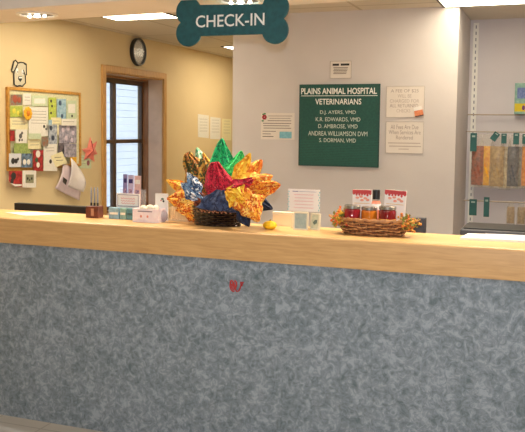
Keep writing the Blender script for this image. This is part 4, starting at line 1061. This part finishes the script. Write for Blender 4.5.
# green price tags
def gtag(px0, px1, py0, py1, y, label, ry=0, g='green tags clipped on the rods'):
    a_, b2 = hit(px0, py0, 1, y), hit(px1, py1, 1, y); c_ = (a_ + b2) / 2; q = (b2.x - a_.x) / 2; h = (a_.z - b2.z) / 2
    t = thing('rod_tag', label, 'tag', (c_.x, y, c_.z), 0, g, ry=ry)
    MB().box(-q, q, -.003, 0, -h, h).build('plate', mat('tag_green', (34, 96, 92), (26, 80, 80), rough=.5), t, bevel=.0008)
    MB().box(-q * .5, q * .5, -.0038, -.003, h * .55, h * .75).build('tag_slot', mat('tag_light', (170, 190, 184)), t)
gtag(470.5, 476.5, 133, 151.5, 3.095, 'long dark green tag at left end of the middle rod')
gtag(492, 498, 132, 141, 3.095, 'small tilted green tag on middle rod above the tan bag', .6)
gtag(501.5, 506.5, 133.5, 143.5, 3.095, 'short green tag on middle rod above the cream bag')
gtag(513.5, 519, 133, 144.5, 3.095, 'green tag on middle rod above the slate bag')
gtag(522.5, 528, 134, 144, 3.095, 'green tag on middle rod at the right edge of the photo')
gtag(469.5, 476.5, 199, 215.5, 3.105, 'left of the two green tags on the lowest rod')
gtag(484, 489, 197, 217, 3.105, 'right of the two green tags on the lowest rod')
# package above the top rod
a_, b2 = hit(515, 83, 1, 3.2), hit(531, 112, 1, 3.2)
hk = thing('boxed_product', 'pale green and yellow package standing above topmost rod at the right edge', 'package', ((a_.x + b2.x) / 2, 3.24, 1.687))
q = (b2.x - a_.x) / 2; hh = a_.z - 1.687
MB().box(-q, q, -.03, .03, 0, hh).build('carton', mat('carton_green', (150, 186, 170), (120, 160, 150), scale=40), hk, bevel=.002)
MB().box(-q * .96, q * .96, -.031, -.03, hh * .08, hh * .34).build('yellow_panel', mat('carton_yellow', (226, 206, 30), (206, 180, 20)), hk)
MB().box(-q * .7, q * .9, -.031, -.03, hh * .5, hh * .85).build('blue_panel', mat('carton_blue', (120, 140, 190), (90, 110, 170), scale=60), hk)
MB().ball((q * .1, -.031, hh * .2), .012, .002, .02, 10, 6).build('violet_motif', mat('carton_violet', (110, 60, 120)), hk)

# ------------------------------------------------------------------ light
w = bpy.data.worlds.new('sky'); SC.world = w; w.use_nodes = True
N = w.node_tree.nodes; L = w.node_tree.links
sk = N.new('ShaderNodeTexSky'); sk.sky_type = 'NISHITA'; sk.sun_elevation = math.radians(40); sk.sun_rotation = math.radians(100); sk.sun_disc = False
L.new(sk.outputs[0], N['Background'].inputs['Color']); N['Background'].inputs['Strength'].default_value = 0.20
sn = bpy.data.lights.new('sun', 'SUN'); sn.energy = .7; sn.angle = .01
so_ = bpy.data.objects.new('sun', sn); COL.objects.link(so_); so_.rotation_euler = (math.radians(40), 0, math.radians(95))
# the camera's own flash, just above the lens
fl = bpy.data.lights.new('camera_flash', 'AREA'); fl.shape = 'RECTANGLE'; fl.size = .05; fl.size_y = .03; fl.energy = 30; fl.color = (1, .98, .96)
fo = bpy.data.objects.new('camera_flash', fl); COL.objects.link(fo)

# ------------------------------------------------------------------ camera
cam = bpy.data.cameras.new('camera'); co = bpy.data.objects.new('camera', cam); COL.objects.link(co)
# axes: world = rows (AX, AY, AZ) applied on camera-space (x right, y down, z forward)
right = Vector((AX.x, AY.x, AZ.x)); down = Vector((AX.y, AY.y, AZ.y)); fwd = Vector((AX.z, AY.z, AZ.z))
Mx = Matrix((right, -down, -fwd)).transposed().to_4x4(); Mx.translation = CAMPOS
co.matrix_world = Mx
cam.sensor_width = 36; cam.lens = F / 525 * 36; cam.shift_y = -(216 - CY) / 525; cam.clip_start = .05
SC.camera = co
Fm = Mx.copy(); Fm.translation = CAMPOS + Vector((0, 0, .12)); fo.matrix_world = Fm
SC.view_settings.view_transform = 'Standard'; SC.view_settings.look = 'None'; SC.view_settings.gamma = 1
SC.view_settings.use_curve_mapping = False
SC.view_settings.exposure = 0.88
